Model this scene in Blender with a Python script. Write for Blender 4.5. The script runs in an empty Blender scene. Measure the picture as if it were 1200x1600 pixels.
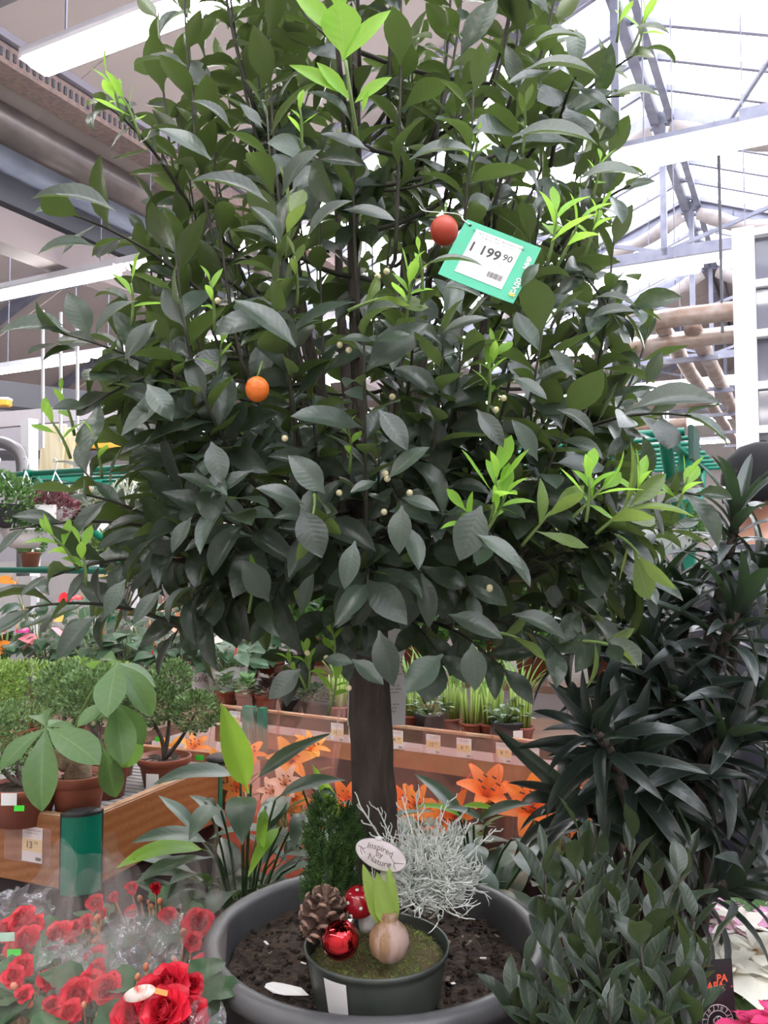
import bpy, bmesh, math, random
import numpy as np
from mathutils import Vector, Matrix, Euler, noise
R = random.Random(11)
SC = bpy.context.scene
COL = SC.collection
V = Vector
PI = math.pi
# ------------------------------------------------------------------ camera, sky, exposure
FPX, PITCH, EYE = 1294.0, math.radians(3.0), 1.5
cam_d = bpy.data.cameras.new('camera'); cam = bpy.data.objects.new('camera', cam_d); COL.objects.link(cam)
cam.location = (0, 0, EYE); cam.rotation_euler = (PI / 2 + PITCH, 0, 0)
cam_d.sensor_fit = 'VERTICAL'; cam_d.sensor_height = 36; cam_d.lens = FPX / 1600 * 36
cam_d.clip_start = .02; cam_d.clip_end = 200
SC.camera = cam
world = bpy.data.worlds.new('overcast_sky'); SC.world = world; world.use_nodes = True
_bg = world.node_tree.nodes['Background']
_bg.inputs[0].default_value = (.965, .975, 1.0, 1); _bg.inputs[1].default_value = 5.5
SC.view_settings.view_transform = 'Standard'; SC.view_settings.look = 'None'
SC.view_settings.gamma = 1; SC.view_settings.use_curve_mapping = False
SC.view_settings.exposure = 0.45
SC.cycles.max_bounces = 8; SC.cycles.diffuse_bounces = 4; SC.cycles.glossy_bounces = 4
SC.cycles.transmission_bounces = 6; SC.cycles.transparent_max_bounces = 24
SC.cycles.sample_clamp_indirect = 6
LAMP_POWER = 22.0          # radiance of the strip lights' diffusers

def at(px, py, Y):
    """A point of the place, seen at photo position (px, py) and lying Y metres ahead of the viewer."""
    x, y = (px - 600) / FPX, (800 - py) / FPX
    c, s = math.cos(PITCH), math.sin(PITCH)
    t = Y / (c - y * s)
    return V((x * t, Y, EYE + (s + y * c) * t))
TH = math.radians(27)
AU = V((math.sin(TH), math.cos(TH), 0)); AV = V((math.cos(TH), -math.sin(TH), 0))
def W(u, v, z): return AU * u + AV * v + V((0, 0, z))

# ------------------------------------------------------------------ materials
def nt_new(name):
    m = bpy.data.materials.new(name); m.use_nodes = True
    nt = m.node_tree; nt.nodes.clear()
    return m, nt, nt.nodes.new('ShaderNodeOutputMaterial')
def N(nt, kind, **kw):
    n = nt.nodes.new('ShaderNode' + kind)
    for k, v in kw.items(): setattr(n, k, v)
    return n
def mth(nt, op, a, b=None, clamp=False):
    n = N(nt, 'Math', operation=op, use_clamp=clamp)
    for i, x in enumerate((a, b)):
        if x is None: continue
        if isinstance(x, (int, float)): n.inputs[i].default_value = x
        else: nt.links.new(x, n.inputs[i])
    return n.outputs[0]
def mix(nt, f, a, b, blend='MIX'):
    n = N(nt, 'Mix', data_type='RGBA', blend_type=blend)
    for i, x in ((0, f), (6, a), (7, b)):
        if isinstance(x, (int, float)): n.inputs[i].default_value = x
        elif isinstance(x, tuple): n.inputs[i].default_value = x if len(x) == 4 else (*x, 1)
        else: nt.links.new(x, n.inputs[i])
    return n.outputs[2]
def rnd01(nt):
    """One random number per object and per loose piece."""
    a = N(nt, 'ObjectInfo').outputs['Random']; b = N(nt, 'NewGeometry').outputs['Random Per Island']
    return mth(nt, 'FRACT', mth(nt, 'ADD', a, b))
def mat(name, col, rough=.55, metal=0, col2=None, scale=18, detail=4, bump=0, bscale=None, spec=.5, stretch=(1, 1, 1), rvar=0, tr=0, emit=0, lo=.38, hi=.62, coat=0):
    m, nt, out = nt_new(name)
    p = N(nt, 'BsdfPrincipled'); L = nt.links.new
    p.inputs['Roughness'].default_value = rough; p.inputs['Metallic'].default_value = metal
    p.inputs['Specular IOR Level'].default_value = spec; p.inputs['Coat Weight'].default_value = coat
    p.inputs['Base Color'].default_value = (*col, 1)
    tc = N(nt, 'TexCoord'); mp = N(nt, 'Mapping'); mp.inputs['Scale'].default_value = stretch
    L(tc.outputs['Object'], mp.inputs[0])
    c = None
    if col2:
        nz = N(nt, 'TexNoise'); nz.inputs['Scale'].default_value = scale; nz.inputs['Detail'].default_value = detail
        L(mp.outputs[0], nz.inputs[0])
        mr = N(nt, 'MapRange'); mr.inputs[1].default_value = lo; mr.inputs[2].default_value = hi
        L(nz.outputs[0], mr.inputs[0])
        c = mix(nt, mr.outputs[0], col, col2)
    if rvar:
        k = mth(nt, 'ADD', mth(nt, 'MULTIPLY', rnd01(nt), 2 * rvar), 1 - rvar)
        hs = N(nt, 'HueSaturation'); L(k, hs.inputs['Value'])
        if c is None: hs.inputs['Color'].default_value = (*col, 1)
        else: L(c, hs.inputs['Color'])
        c = hs.outputs[0]
    if c is not None: L(c, p.inputs['Base Color'])
    if bump:
        nz = N(nt, 'TexNoise'); nz.inputs['Scale'].default_value = bscale or scale * 2; nz.inputs['Detail'].default_value = 5
        L(mp.outputs[0], nz.inputs[0])
        b = N(nt, 'Bump'); b.inputs['Strength'].default_value = bump; b.inputs['Distance'].default_value = .01
        L(nz.outputs[0], b.inputs['Height']); L(b.outputs[0], p.inputs['Normal'])
    sh = p.outputs[0]
    if tr:
        t = N(nt, 'BsdfTranslucent'); t.inputs[0].default_value = (*col, 1)
        if c is not None: L(c, t.inputs[0])
        ms = N(nt, 'MixShader'); ms.inputs[0].default_value = tr
        L(sh, ms.inputs[1]); L(t.outputs[0], ms.inputs[2]); sh = ms.outputs[0]
    if emit:
        p.inputs['Emission Color'].default_value = (*col, 1); p.inputs['Emission Strength'].default_value = emit
    L(sh, out.inputs[0])
    return m
def leafmat(name, top, under, rough=.42, tr=.22, trc=None, var=.35, vein=None, vw=.07, spec=.5, side=0, edge=None, mott=.3, grey_fleck=0):
    """Leaf: own colours for upper and lower face, midrib, faint side veins, light coming through."""
    m, nt, out = nt_new(name); L = nt.links.new
    p = N(nt, 'BsdfPrincipled'); p.inputs['Roughness'].default_value = rough; p.inputs['Specular IOR Level'].default_value = spec
    at_ = N(nt, 'Attribute', attribute_name='lc'); sx = N(nt, 'SeparateXYZ'); L(at_.outputs['Vector'], sx.inputs[0])
    ax = mth(nt, 'ABSOLUTE', sx.outputs[0])
    g = N(nt, 'NewGeometry')
    tc = N(nt, 'TexCoord')
    nz = N(nt, 'TexNoise'); nz.inputs['Scale'].default_value = 40; nz.inputs['Detail'].default_value = 3; L(tc.outputs['Object'], nz.inputs[0])
    tcol = mix(nt, mth(nt, 'MULTIPLY', nz.outputs[0], mott), top, tuple(min(1, c * 2.0 + .01) for c in top))
    if grey_fleck:
        n2 = N(nt, 'TexNoise'); n2.inputs['Scale'].default_value = 90; n2.inputs['Detail'].default_value = 6; L(tc.outputs['Object'], n2.inputs[0])
        mr = N(nt, 'MapRange'); mr.inputs[1].default_value = .5; mr.inputs[2].default_value = .75; L(n2.outputs[0], mr.inputs[0])
        tcol = mix(nt, mth(nt, 'MULTIPLY', mr.outputs[0], grey_fleck), tcol, (.22, .22, .2))  # grey flecks mixed into the upper face's colour
    if vein:
        f = mth(nt, 'SUBTRACT', 1, mth(nt, 'DIVIDE', ax, vw), True)
        tcol = mix(nt, f, tcol, vein)
    if side:
        w = mth(nt, 'SINE', mth(nt, 'MULTIPLY', mth(nt, 'SUBTRACT', sx.outputs[1], mth(nt, 'MULTIPLY', ax, .16)), side))
        f2 = mth(nt, 'MULTIPLY', mth(nt, 'POWER', mth(nt, 'MAXIMUM', w, 0), 8), .22)
        tcol = mix(nt, f2, tcol, vein or under)
    if edge:
        f3 = mth(nt, 'MULTIPLY', mth(nt, 'SUBTRACT', ax, .86, True), 6, True)
        tcol = mix(nt, f3, tcol, edge)
    c = mix(nt, g.outputs['Backfacing'], tcol, under)
    k = mth(nt, 'ADD', mth(nt, 'MULTIPLY', rnd01(nt), 2 * var), 1 - var)
    hs = N(nt, 'HueSaturation'); L(k, hs.inputs['Value']); L(c, hs.inputs['Color'])
    L(hs.outputs[0], p.inputs['Base Color'])
    bp = N(nt, 'Bump'); bp.inputs['Strength'].default_value = .14 if side else .08; bp.inputs['Distance'].default_value = .003
    hh = mth(nt, 'ADD', mth(nt, 'MULTIPLY', mth(nt, 'SINE', mth(nt, 'MULTIPLY', mth(nt, 'SUBTRACT', sx.outputs[1], mth(nt, 'MULTIPLY', ax, .16)), side or 60)), .25), mth(nt, 'MULTIPLY', nz.outputs[0], .6))
    L(hh, bp.inputs['Height']); L(bp.outputs[0], p.inputs['Normal'])
    t = N(nt, 'BsdfTranslucent'); t.inputs[0].default_value = (*(trc or tuple(min(1, x * 2.2) for x in under)), 1)
    ms = N(nt, 'MixShader'); ms.inputs[0].default_value = tr
    L(p.outputs[0], ms.inputs[1]); L(t.outputs[0], ms.inputs[2]); L(ms.outputs[0], out.inputs[0])
    return m
def film(name, col=(1, 1, 1), haze=.12, gloss=.18, rough=.08, crinkle=.5, scale=14):
    """Clear or tinted plastic film with a crinkled gloss."""
    m, nt, out = nt_new(name); L = nt.links.new
    tr = N(nt, 'BsdfTransparent'); tr.inputs[0].default_value = (*[min(1, .9 + .1 * c) * (c ** .25) for c in col], 1)
    df = N(nt, 'BsdfTranslucent'); df.inputs[0].default_value = (*col, 1)
    d2 = N(nt, 'BsdfDiffuse'); d2.inputs[0].default_value = (*col, 1)
    gl = N(nt, 'BsdfGlossy'); gl.inputs['Roughness'].default_value = rough
    tc = N(nt, 'TexCoord'); nz = N(nt, 'TexNoise'); nz.inputs['Scale'].default_value = scale; nz.inputs['Detail'].default_value = 3
    L(tc.outputs['Object'], nz.inputs[0])
    b = N(nt, 'Bump'); b.inputs['Strength'].default_value = crinkle; b.inputs['Distance'].default_value = .02; L(nz.outputs[0], b.inputs['Height'])
    for q in (gl, df, d2): L(b.outputs[0], q.inputs['Normal'])
    md = N(nt, 'MixShader'); L(df.outputs[0], md.inputs[1]); L(d2.outputs[0], md.inputs[2])
    m1 = N(nt, 'MixShader'); m1.inputs[0].default_value = haze; L(tr.outputs[0], m1.inputs[1]); L(md.outputs[0], m1.inputs[2])
    lw = N(nt, 'LayerWeight'); lw.inputs[0].default_value = .35; L(b.outputs[0], lw.inputs['Normal'])
    f = mth(nt, 'ADD', mth(nt, 'MULTIPLY', mth(nt, 'POWER', lw.outputs['Facing'], 3), gloss * 1.2), gloss * .22, True)
    m2 = N(nt, 'MixShader'); L(f, m2.inputs[0]); L(m1.outputs[0], m2.inputs[1]); L(gl.outputs[0], m2.inputs[2])
    L(m2.outputs[0], out.inputs[0])
    return m
def woodmat(name, c1, c2, c3, axis_scale=(1, 1, 1)):
    m, nt, out = nt_new(name); L = nt.links.new
    p = N(nt, 'BsdfPrincipled'); p.inputs['Roughness'].default_value = .38
    tc = N(nt, 'TexCoord'); mp = N(nt, 'Mapping'); mp.inputs['Scale'].default_value = axis_scale; L(tc.outputs['Object'], mp.inputs[0])
    w = N(nt, 'TexWave', wave_type='RINGS', rings_direction='Y'); w.inputs['Scale'].default_value = 2.2; w.inputs['Distortion'].default_value = 5
    w.inputs['Detail'].default_value = 3; w.inputs['Detail Scale'].default_value = .8; L(mp.outputs[0], w.inputs[0])
    nz = N(nt, 'TexNoise'); nz.inputs['Scale'].default_value = 30; nz.inputs['Detail'].default_value = 5; L(mp.outputs[0], nz.inputs[0])
    c = mix(nt, w.outputs['Fac'], c1, c2)
    c = mix(nt, mth(nt, 'MULTIPLY', mth(nt, 'POWER', nz.outputs[0], 2), 1.2, True), c, c3)
    L(c, p.inputs['Base Color']); L(p.outputs[0], out.inputs[0])
    return m

# ------------------------------------------------------------------ mesh tools
class MB:
    def __init__(s): s.v = []; s.f = []; s.lc = None
    def add(s, v, f):
        o = len(s.v); s.v += [tuple(p) for p in v]; s.f += [tuple(i + o for i in q) for q in f]; return s
    def box(s, c, size, ax=None, bev=0):
        c = V(c); hx, hy, hz = (d / 2 for d in size)
        X, Y, Z = ax or (V((1, 0, 0)), V((0, 1, 0)), V((0, 0, 1)))
        if bev <= 0:
            v = [c + X * (hx * a) + Y * (hy * b) + Z * (hz * d) for d in (-1, 1) for b in (-1, 1) for a in (-1, 1)]
            return s.add(v, [(0, 2, 3, 1), (4, 5, 7, 6), (0, 1, 5, 4), (2, 6, 7, 3), (0, 4, 6, 2), (1, 3, 7, 5)])
        v = []; b_ = min(bev, hx * .9, hy * .9, hz * .9)
        ring = [(-hx, -hy + b_), (-hx + b_, -hy), (hx - b_, -hy), (hx, -hy + b_), (hx, hy - b_), (hx - b_, hy), (-hx + b_, hy), (-hx, hy - b_)]
        sx, sy = (hx - b_) / hx, (hy - b_) / hy
        for z, kx, ky in ((-hz, sx, sy), (-hz + b_, 1, 1), (hz - b_, 1, 1), (hz, sx, sy)):
            v += [c + X * (x * kx) + Y * (y * ky) + Z * z for x, y in ring]
        f = [tuple(range(7, -1, -1)), tuple(range(24, 32))]
        for k in range(3):
            for i in range(8): j = (i + 1) % 8; f.append((k * 8 + i, k * 8 + j, k * 8 + 8 + j, k * 8 + 8 + i))
        return s.add(v, f)
    def bar(s, a, b, w, h, up=V((0, 0, 1)), bev=0):
        a, b = V(a), V(b); d = (b - a); L = d.length; d.normalize()
        x = d.cross(up)
        if x.length < 1e-4: x = d.cross(V((0, 1, 0)))
        x.normalize(); z = x.cross(d)
        return s.box((a + b) / 2, (w, L, h), (x, d, z), bev)
    def tube(s, pts, r, n=6, cap=True):
        pts = [V(p) for p in pts]; m = len(pts)
        if not isinstance(r, (list, tuple)): r = [r] * m
        T = [(pts[min(i + 1, m - 1)] - pts[max(i - 1, 0)]).normalized() for i in range(m)]
        x = T[0].cross(V((0, 0, 1)))
        if x.length < 1e-3: x = T[0].cross(V((1, 0, 0)))
        x.normalize(); v = []; f = []
        for i in range(m):
            x = (x - T[i] * x.dot(T[i]))
            x = x.normalized() if x.length > 1e-5 else T[i].orthogonal().normalized()
            y = T[i].cross(x)
            for k in range(n):
                a = 2 * PI * k / n; v.append(pts[i] + (x * math.cos(a) + y * math.sin(a)) * r[i])
        for i in range(m - 1):
            for k in range(n): j = (k + 1) % n; f.append((i * n + k, i * n + j, i * n + n + j, i * n + n + k))
        if cap: f.append(tuple(range(n - 1, -1, -1))); f.append(tuple(range((m - 1) * n, m * n)))
        return s.add(v, f)
    def lathe(s, prof, c=(0, 0, 0), n=32, ax=None, fn=None):
        """prof: (radius, height) list; fn(angle, j) -> factor on the radius."""
        c = V(c); X, Y, Z = ax or (V((1, 0, 0)), V((0, 1, 0)), V((0, 0, 1))); v = []; f = []
        for j, (r, z) in enumerate(prof):
            for k in range(n):
                a = 2 * PI * k / n; q = r * (fn(a, j) if fn else 1)
                v.append(c + X * (q * math.cos(a)) + Y * (q * math.sin(a)) + Z * z)
        for j in range(len(prof) - 1):
            for k in range(n): i = (k + 1) % n; f.append((j * n + k, j * n + i, j * n + n + i, j * n + n + k))
        if prof[0][0] > 1e-4: f.append(tuple(range(n - 1, -1, -1)))
        if prof[-1][0] > 1e-4: f.append(tuple(range((len(prof) - 1) * n, len(prof) * n)))
        return s.add(v, f)
    def ball(s, c, r, n=12, m=8, sq=(1, 1, 1), ax=None):
        p = [(max(r * math.sin(PI * j / m), 1e-5), -r * math.cos(PI * j / m)) for j in range(m + 1)]
        X, Y, Z = ax or (V((1, 0, 0)), V((0, 1, 0)), V((0, 0, 1)))
        return s.lathe(p, c, n, (X * sq[0], Y * sq[1], Z * sq[2]))
    def grid(s, fn, nu, nv):
        v = [fn(i / nu, j / nv) for j in range(nv + 1) for i in range(nu + 1)]
        w = nu + 1
        return s.add(v, [(j * w + i, j * w + i + 1, j * w + w + i + 1, j * w + w + i) for j in range(nv) for i in range(nu)])
    def mesh(s, name, smooth=True):
        me = bpy.data.meshes.new(name); me.from_pydata([tuple(p) for p in s.v], [], s.f)
        if smooth: me.polygons.foreach_set('use_smooth', [True] * len(me.polygons))
        if s.lc is not None:
            a = me.attributes.new('lc', 'FLOAT_VECTOR', 'POINT'); a.data.foreach_set('vector', np.array(s.lc, np.float32).ravel())
        me.update(); return me

WL = {}      # world place of the origin of every thing and part
def obj(name, me, m, parent=None, loc=None, flat=False, world=True, kind=None, label=None):
    """Link one mesh object. me: an MB in world coordinates (moved to the thing's origin) or a ready mesh in local ones."""
    if isinstance(me, MB):
        o0 = WL.get(parent.name, V()) if parent else (V(loc) if loc is not None else V())
        if world and o0.length > 0:
            me.v = [(p[0] - o0.x, p[1] - o0.y, p[2] - o0.z) for p in me.v]
        me = me.mesh(name, not flat)
    o = bpy.data.objects.new(name, me); COL.objects.link(o)
    if m is not None and not me.materials: me.materials.append(m)
    if parent: o.parent = parent; WL[o.name] = WL.get(parent.name, V()).copy()
    else:
        if loc is not None: o.location = loc
        WL[o.name] = V(o.location)
    if kind: o['kind'] = kind
    if label: o['label'] = label
    return o
def tag(o, label, cat, group=None, kind=None):
    o['label'] = label
    if cat: o['category'] = cat
    if group: o['group'] = group
    if kind: o['kind'] = kind
    return o
def thing(name, label, cat, loc=(0, 0, 0), group=None, rz=0):
    o = bpy.data.objects.new(name, None); COL.objects.link(o); o.location = loc; o.rotation_euler = (0, 0, rz); o.empty_display_size = .05
    WL[o.name] = V(loc)
    return tag(o, label, cat, group)
def kids(o): return KID.get(o.name, [])
KID = {}
def index_kids():
    KID.clear()
    for o in COL.objects:
        if o.parent: KID.setdefault(o.parent.name, []).append(o)
def dup(root, loc, rz, label, scale=1.0):
    r = root.copy(); COL.objects.link(r); r.location = loc; r.rotation_euler = (0, 0, rz); r.scale = (scale,) * 3; r['label'] = label
    for ch in kids(root):
        c = ch.copy(); COL.objects.link(c); c.parent = r
        for g in kids(ch):
            d = g.copy(); COL.objects.link(d); d.parent = c
    return r
def struct(name, mb, m, parent=None, flat=True):
    o = obj(name, mb, m, parent, flat=flat)
    if not parent: o['kind'] = 'structure'
    return o
def smooth_path(pts, n):
    """Catmull-Rom through pts."""
    P = [V(p) for p in pts]; P = [P[0] * 2 - P[1]] + P + [P[-1] * 2 - P[-2]]; out = []
    m = len(P) - 3
    for k in range(n + 1):
        t = k / n * m; i = min(int(t), m - 1); t -= i
        a, b, c, d = P[i:i + 4]
        out.append(.5 * ((2 * b) + (c - a) * t + (2 * a - 5 * b + 4 * c - d) * t * t + (3 * b - a - 3 * c + d) * t ** 3))
    return out
def frame(d, up):
    """Matrix columns (across, along, face) for a leaf that runs along d with its face towards up."""
    y = V(d).normalized(); z = V(up) - y * V(up).dot(y)
    if z.length < 1e-4: z = y.orthogonal()
    z.normalize(); x = y.cross(z)
    return Matrix(((x.x, y.x, z.x), (x.y, y.y, z.y), (x.z, y.z, z.z)))
def mat4(p, d, up, s=1.0, sx=1.0):
    m = frame(d, up); M = Matrix.Identity(4)
    for i in range(3):
        M[i][0] = m[i][0] * s * sx; M[i][1] = m[i][1] * s; M[i][2] = m[i][2] * s; M[i][3] = p[i]
    return M
SHAPES = {
    'ellip': lambda t: math.sin(PI * min(1, t) ** .92) ** .85 * (1 - .12 * t),
    'lance': lambda t: (math.sin(PI * t ** .75) ** .9),
    'strap': lambda t: min(1, (.35 + 2.2 * t)) * (1 - t ** 3.2) ** .8,
    'heart': lambda t: (max(0, 1 - (2 * t - .55) ** 2 / 1.9) ** .6) * (1 - t ** 4) ** .7 if t > 0 else .55,
    'obov': lambda t: math.sin(PI * t ** 1.35) ** .8,
    'petal': lambda t: math.sin(PI * (t * .93 + .02) ** .8) ** .75,
    'round': lambda t: math.sqrt(max(0, 1 - (2 * t - 1) ** 2)) * .98 + .02,
}
def leaf_tpl(W_=.42, nx=4, ny=7, fold=.25, bend=.6, a0=0.0, shape='ellip', wav=0, pet=.08, curl=0, seed=0, serr=0):
    """Unit-long leaf: base at the origin, runs along +Y, upper face +Z; bends down by `bend` radians."""
    rr = random.Random(seed); v = []; lc = []; y = z = 0.0
    for j in range(ny + 1):
        t = j / ny; a = a0 + bend * t
        if j:
            am = a0 + bend * (t - .5 / ny); y += math.cos(am) / ny; z -= math.sin(am) / ny
        tt = max(0, (t - pet) / (1 - pet))
        w = W_ / 2 * SHAPES[shape](tt) if tt > 0 else .014
        w = max(w, .012 if t < .9 else .004)
        if serr and j % 2: w *= 1 - serr
        for i in range(nx + 1):
            s = -1 + 2 * i / nx
            up = fold * abs(s) * w - curl * s * s * w + wav * W_ * math.sin(t * 11 + s * 2 + seed) * abs(s)
            v.append((s * w, y + math.sin(a) * up, z + math.cos(a) * up)); lc.append((s, t, 0))
    n = nx + 1
    f = [(j * n + i, j * n + i + 1, j * n + n + i + 1, j * n + n + i) for j in range(ny) for i in range(nx)]
    mb = MB(); mb.v = v; mb.f = f; mb.lc = lc
    return mb
def scatter(tpls, items):
    """One MB of many copies: items = (template index, Matrix)."""
    vs = []; fs = []; lcs = []; o = 0
    arr = [(np.array(t.v), np.array(t.f), np.array(t.lc) if t.lc else None) for t in tpls]
    for k, M in items:
        a, f, lc = arr[k]; m = np.array(M)
        vs.append(a @ m[:3, :3].T + m[:3, 3]); fs.append(f + o); o += len(a)
        if lc is not None: lcs.append(lc)
    mb = MB(); mb.v = np.concatenate(vs).tolist(); mb.f = [tuple(q) for f in fs for q in f.tolist()]
    if lcs: mb.lc = np.concatenate(lcs)
    return mb
def leaf_objs(name, meshes, items, m, parent, label=None):
    """Every item its own object under the thing, mesh data shared."""
    o0 = WL.get(parent.name, V())
    for k, M in items:
        o = bpy.data.objects.new(name, meshes[k]); COL.objects.link(o); o.parent = parent
        M = M.copy(); M.translation = M.translation - o0
        o.matrix_local = M
        if label: o['label'] = label
def tmesh(tpls, m, name='leaf'):
    out = []
    for t in tpls:
        me = t.mesh(name); me.materials.append(m); out.append(me)
    return out
# ------------------------------------------------------------------ lettering (made first, while the scene is small)
def text_mb(s, size=1.0, align='CENTER', bold=0.0, shear=0):
    c = bpy.data.curves.new('lettering', 'FONT'); c.body = s; c.size = size; c.align_x = align; c.align_y = 'CENTER'; c.offset = bold; c.shear = shear
    c.resolution_u = 3
    o = bpy.data.objects.new('lettering', c); COL.objects.link(o)
    dg = bpy.context.evaluated_depsgraph_get(); me = bpy.data.meshes.new_from_object(o.evaluated_get(dg))
    mb = MB(); mb.v = [tuple(v.co) for v in me.vertices]; mb.f = [tuple(p.vertices) for p in me.polygons]
    bpy.data.objects.remove(o); bpy.data.curves.remove(c); bpy.data.meshes.remove(me)
    return mb
TX = {}
for key, s, kw in (
    ('p1199', '1 199', dict(bold=.028)), ('p90', '90', dict(bold=.014)), ('pname', 'Растение Цитрус Фортунелла на штамбе', {}), ('pname2', '50/180 см 120641 1шт 1сорт', {}),
    ('sht', 'шт.', {}), ('mir', 'МИР', dict(bold=.03)), ('sado', 'САДО', dict(bold=.03)),
    ('13', '13', dict(bold=.025)), ('99', '99', {}), ('12', '12', dict(bold=.01)), ('9', '9', dict(bold=.01)), ('4', '4', dict(bold=.01)), ('50', '50', {}),
    ('insp', 'Inspired', {}), ('by', 'by', {}), ('nat', 'Nature', {}), ('suc', 'Succulent', dict(shear=.25)),
    ('pa', 'PA', dict(bold=.025)), ('papa', 'PAPA', dict(bold=.025)), ('reg', '®', {}), ('care1', 'på sæson', {}), ('care2', 'værelsestemp. als', {}), ('care3', 'mere. Lamper, dvæle', {}), ('care4', 'med vanneserne', {}),
    ('care5', 'ikke jorden tørre', {}), ('care6', 'vokseren plan', {}), ('care7', 'ud og kølige', {}), ('DK', 'DK', dict(bold=.01)),
    ('pl1', 'Растение комнатное', {}), ('pl2', 'в горшке d12 см', {})):
    TX[key] = text_mb(s, 1.0, 'CENTER', **kw)
def lay(mb, key, c, X, Y, size, n=None):
    """Lay lettering flat: centre c, reading direction X, up direction Y, cap size in metres, n = how far proud."""
    t = TX[key]; Nn = X.cross(Y).normalized() * (n or .0006)
    mb.add([c + X * (p[0] * size) + Y * (p[1] * size) + Nn for p in t.v], t.f)
# ------------------------------------------------------------------ colours of the place
M_ = {}
M_['steel'] = mat('galvanised_steel', (.20, .205, .27), .42, .25, (.27, .275, .34), 6)
M_['alu'] = mat('grey_aluminium_bar', (.27, .27, .34), .45, .15)
M_['beige'] = mat('beige_ceiling_panel', (.46, .385, .365), .7, 0, (.5, .42, .395), .8)
M_['dark'] = mat('dark_painted_metal', (.07, .07, .085), .5)
M_['duct'] = mat('brown_grey_duct', (.10, .08, .078), .32, .3, (.15, .12, .11), 4)
M_['tray'] = mat('perforated_tray', (.3, .28, .33), .45, .3)
M_['rust'] = mat('rusty_tray_inside', (.3, .2, .17), .7, 0, (.2, .15, .145), 30)
M_['shade'] = mat('shade_cloth', (.42, .37, .35), .85, 0, (.3, .26, .26), 5, bump=.6, bscale=9)
M_['foil'] = mat('insulated_pipe_wrap', (.36, .3, .275), .4, .15, (.26, .17, .13), 7, bump=.5, bscale=20)
M_['white'] = mat('white_painted_metal', (.78, .77, .8), .4)
M_['floor'] = mat('concrete_floor', (.2, .19, .18), .45, 0, (.27, .26, .25), 5, bump=.1)
M_['wallp'] = mat('pale_wall_panel', (.5, .46, .46), .7, 0, (.58, .54, .53), 1.2)
M_['tube'] = mat('lamp_diffuser', (1, .97, .94), .5, emit=LAMP_POWER)
m, nt, out = nt_new('roof_glass'); L = nt.links.new
_t = N(nt, 'BsdfTransparent'); _t.inputs[0].default_value = (.93, .94, .97, 1); _g = N(nt, 'BsdfGlossy'); _g.inputs['Roughness'].default_value = .05
_x = N(nt, 'MixShader'); _x.inputs[0].default_value = .05; L(_t.outputs[0], _x.inputs[1]); L(_g.outputs[0], _x.inputs[2]); L(_x.outputs[0], out.inputs[0])
M_['glass'] = m
M_['darkglass'] = mat('dark_window_glass', (.12, .12, .15), .08, 0, spec=.9)
# ------------------------------------------------------------------ floor, walls, roof
RU0, RU1 = -3.0, 21.0                  # the hall along its length
V0, V1, V2, V3 = 2.8, -5.2, -13.2, -9.2  # eaves and the far ridge
RIDGE, EAVE, SL, RV = 6.0, 4.4, .4, -1.2
struct('floor', MB().box(W(9, -4.5, -.05), (20, 26, .1), (AV, AU, V((0, 0, 1)))), M_['floor'])
struct('wall_far', MB().box(W(RU1 + .1, -4.5, 3), (20, .2, 6.4), (AV, AU, V((0, 0, 1)))), M_['wallp'])
struct('wall_near_blocker', MB().box(W(-3.15, -5.0, 3), (16.2, .2, 6.4), (AV, AU, V((0, 0, 1)))), M_['wallp'])  # unseen wall added behind the viewer to block frontal sky light
struct('wall_right_blocker', MB().box(W(9, 2.98, 2.2), (.2, 24.4, 4.4), (AV, AU, V((0, 0, 1)))), M_['wallp'])  # unseen opaque wall added to keep sky light out at the side
struct('wall_left', MB().box(W(9, V2 - .1, 2.2), (.2, 26, 4.4), (AV, AU, V((0, 0, 1)))), M_['wallp'])
def slope_pt(u, v, dz=0):
    k = abs(v - RV) if v > V1 else abs(v - V3)
    return W(u, v, RIDGE - SL * k + dz)
def panel(u0, u1, v0, v1, th=.06, dz=0):
    mb = MB(); P = [slope_pt(u0, v0 - 1e-4 if v0 == V1 and v1 < V1 else v0, dz), slope_pt(u1, v0 - 1e-4 if v0 == V1 and v1 < V1 else v0, dz), slope_pt(u1, v1, dz), slope_pt(u0, v1, dz)]
    up = V((0, 0, th)); mb.add(P + [p + up for p in P], [(0, 1, 2, 3), (7, 6, 5, 4), (0, 4, 5, 1), (1, 5, 6, 2), (2, 6, 7, 3), (3, 7, 4, 0)])
    return mb
ceil = bpy.data.objects.new('ceiling', None); COL.objects.link(ceil); ceil['kind'] = 'structure'; WL['ceiling'] = V()
for u in np.arange(RU0, 5.2, 1.16):            # opaque panels over the near left slope, then beyond the glazed stretch
    obj('ceiling_panel', panel(u, u + 1.15, V1, RV, .05), M_['beige'], ceil, flat=True)
for u in np.arange(13.6, RU1, 1.16):
    obj('ceiling_panel', panel(u, u + 1.15, V1, RV, .05), M_['beige'], ceil, flat=True)
    obj('ceiling_panel', panel(u, u + 1.15, RV, V0, .05), M_['beige'], ceil, flat=True)
for u in np.arange(RU0, RU1, 2.4):
    obj('ceiling_panel', panel(u, u + 2.38, V3 - .001, V2, .05), M_['beige'], ceil, flat=True)
    if u > 8 or u < 3: obj('ceiling_panel', panel(u, u + 2.38, V1 - 1e-3, V3, .05), M_['beige'], ceil, flat=True)
glaz = bpy.data.objects.new('roof_glazing', None); COL.objects.link(glaz); glaz['kind'] = 'structure'; WL['roof_glazing'] = V()
PW = .56
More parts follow.
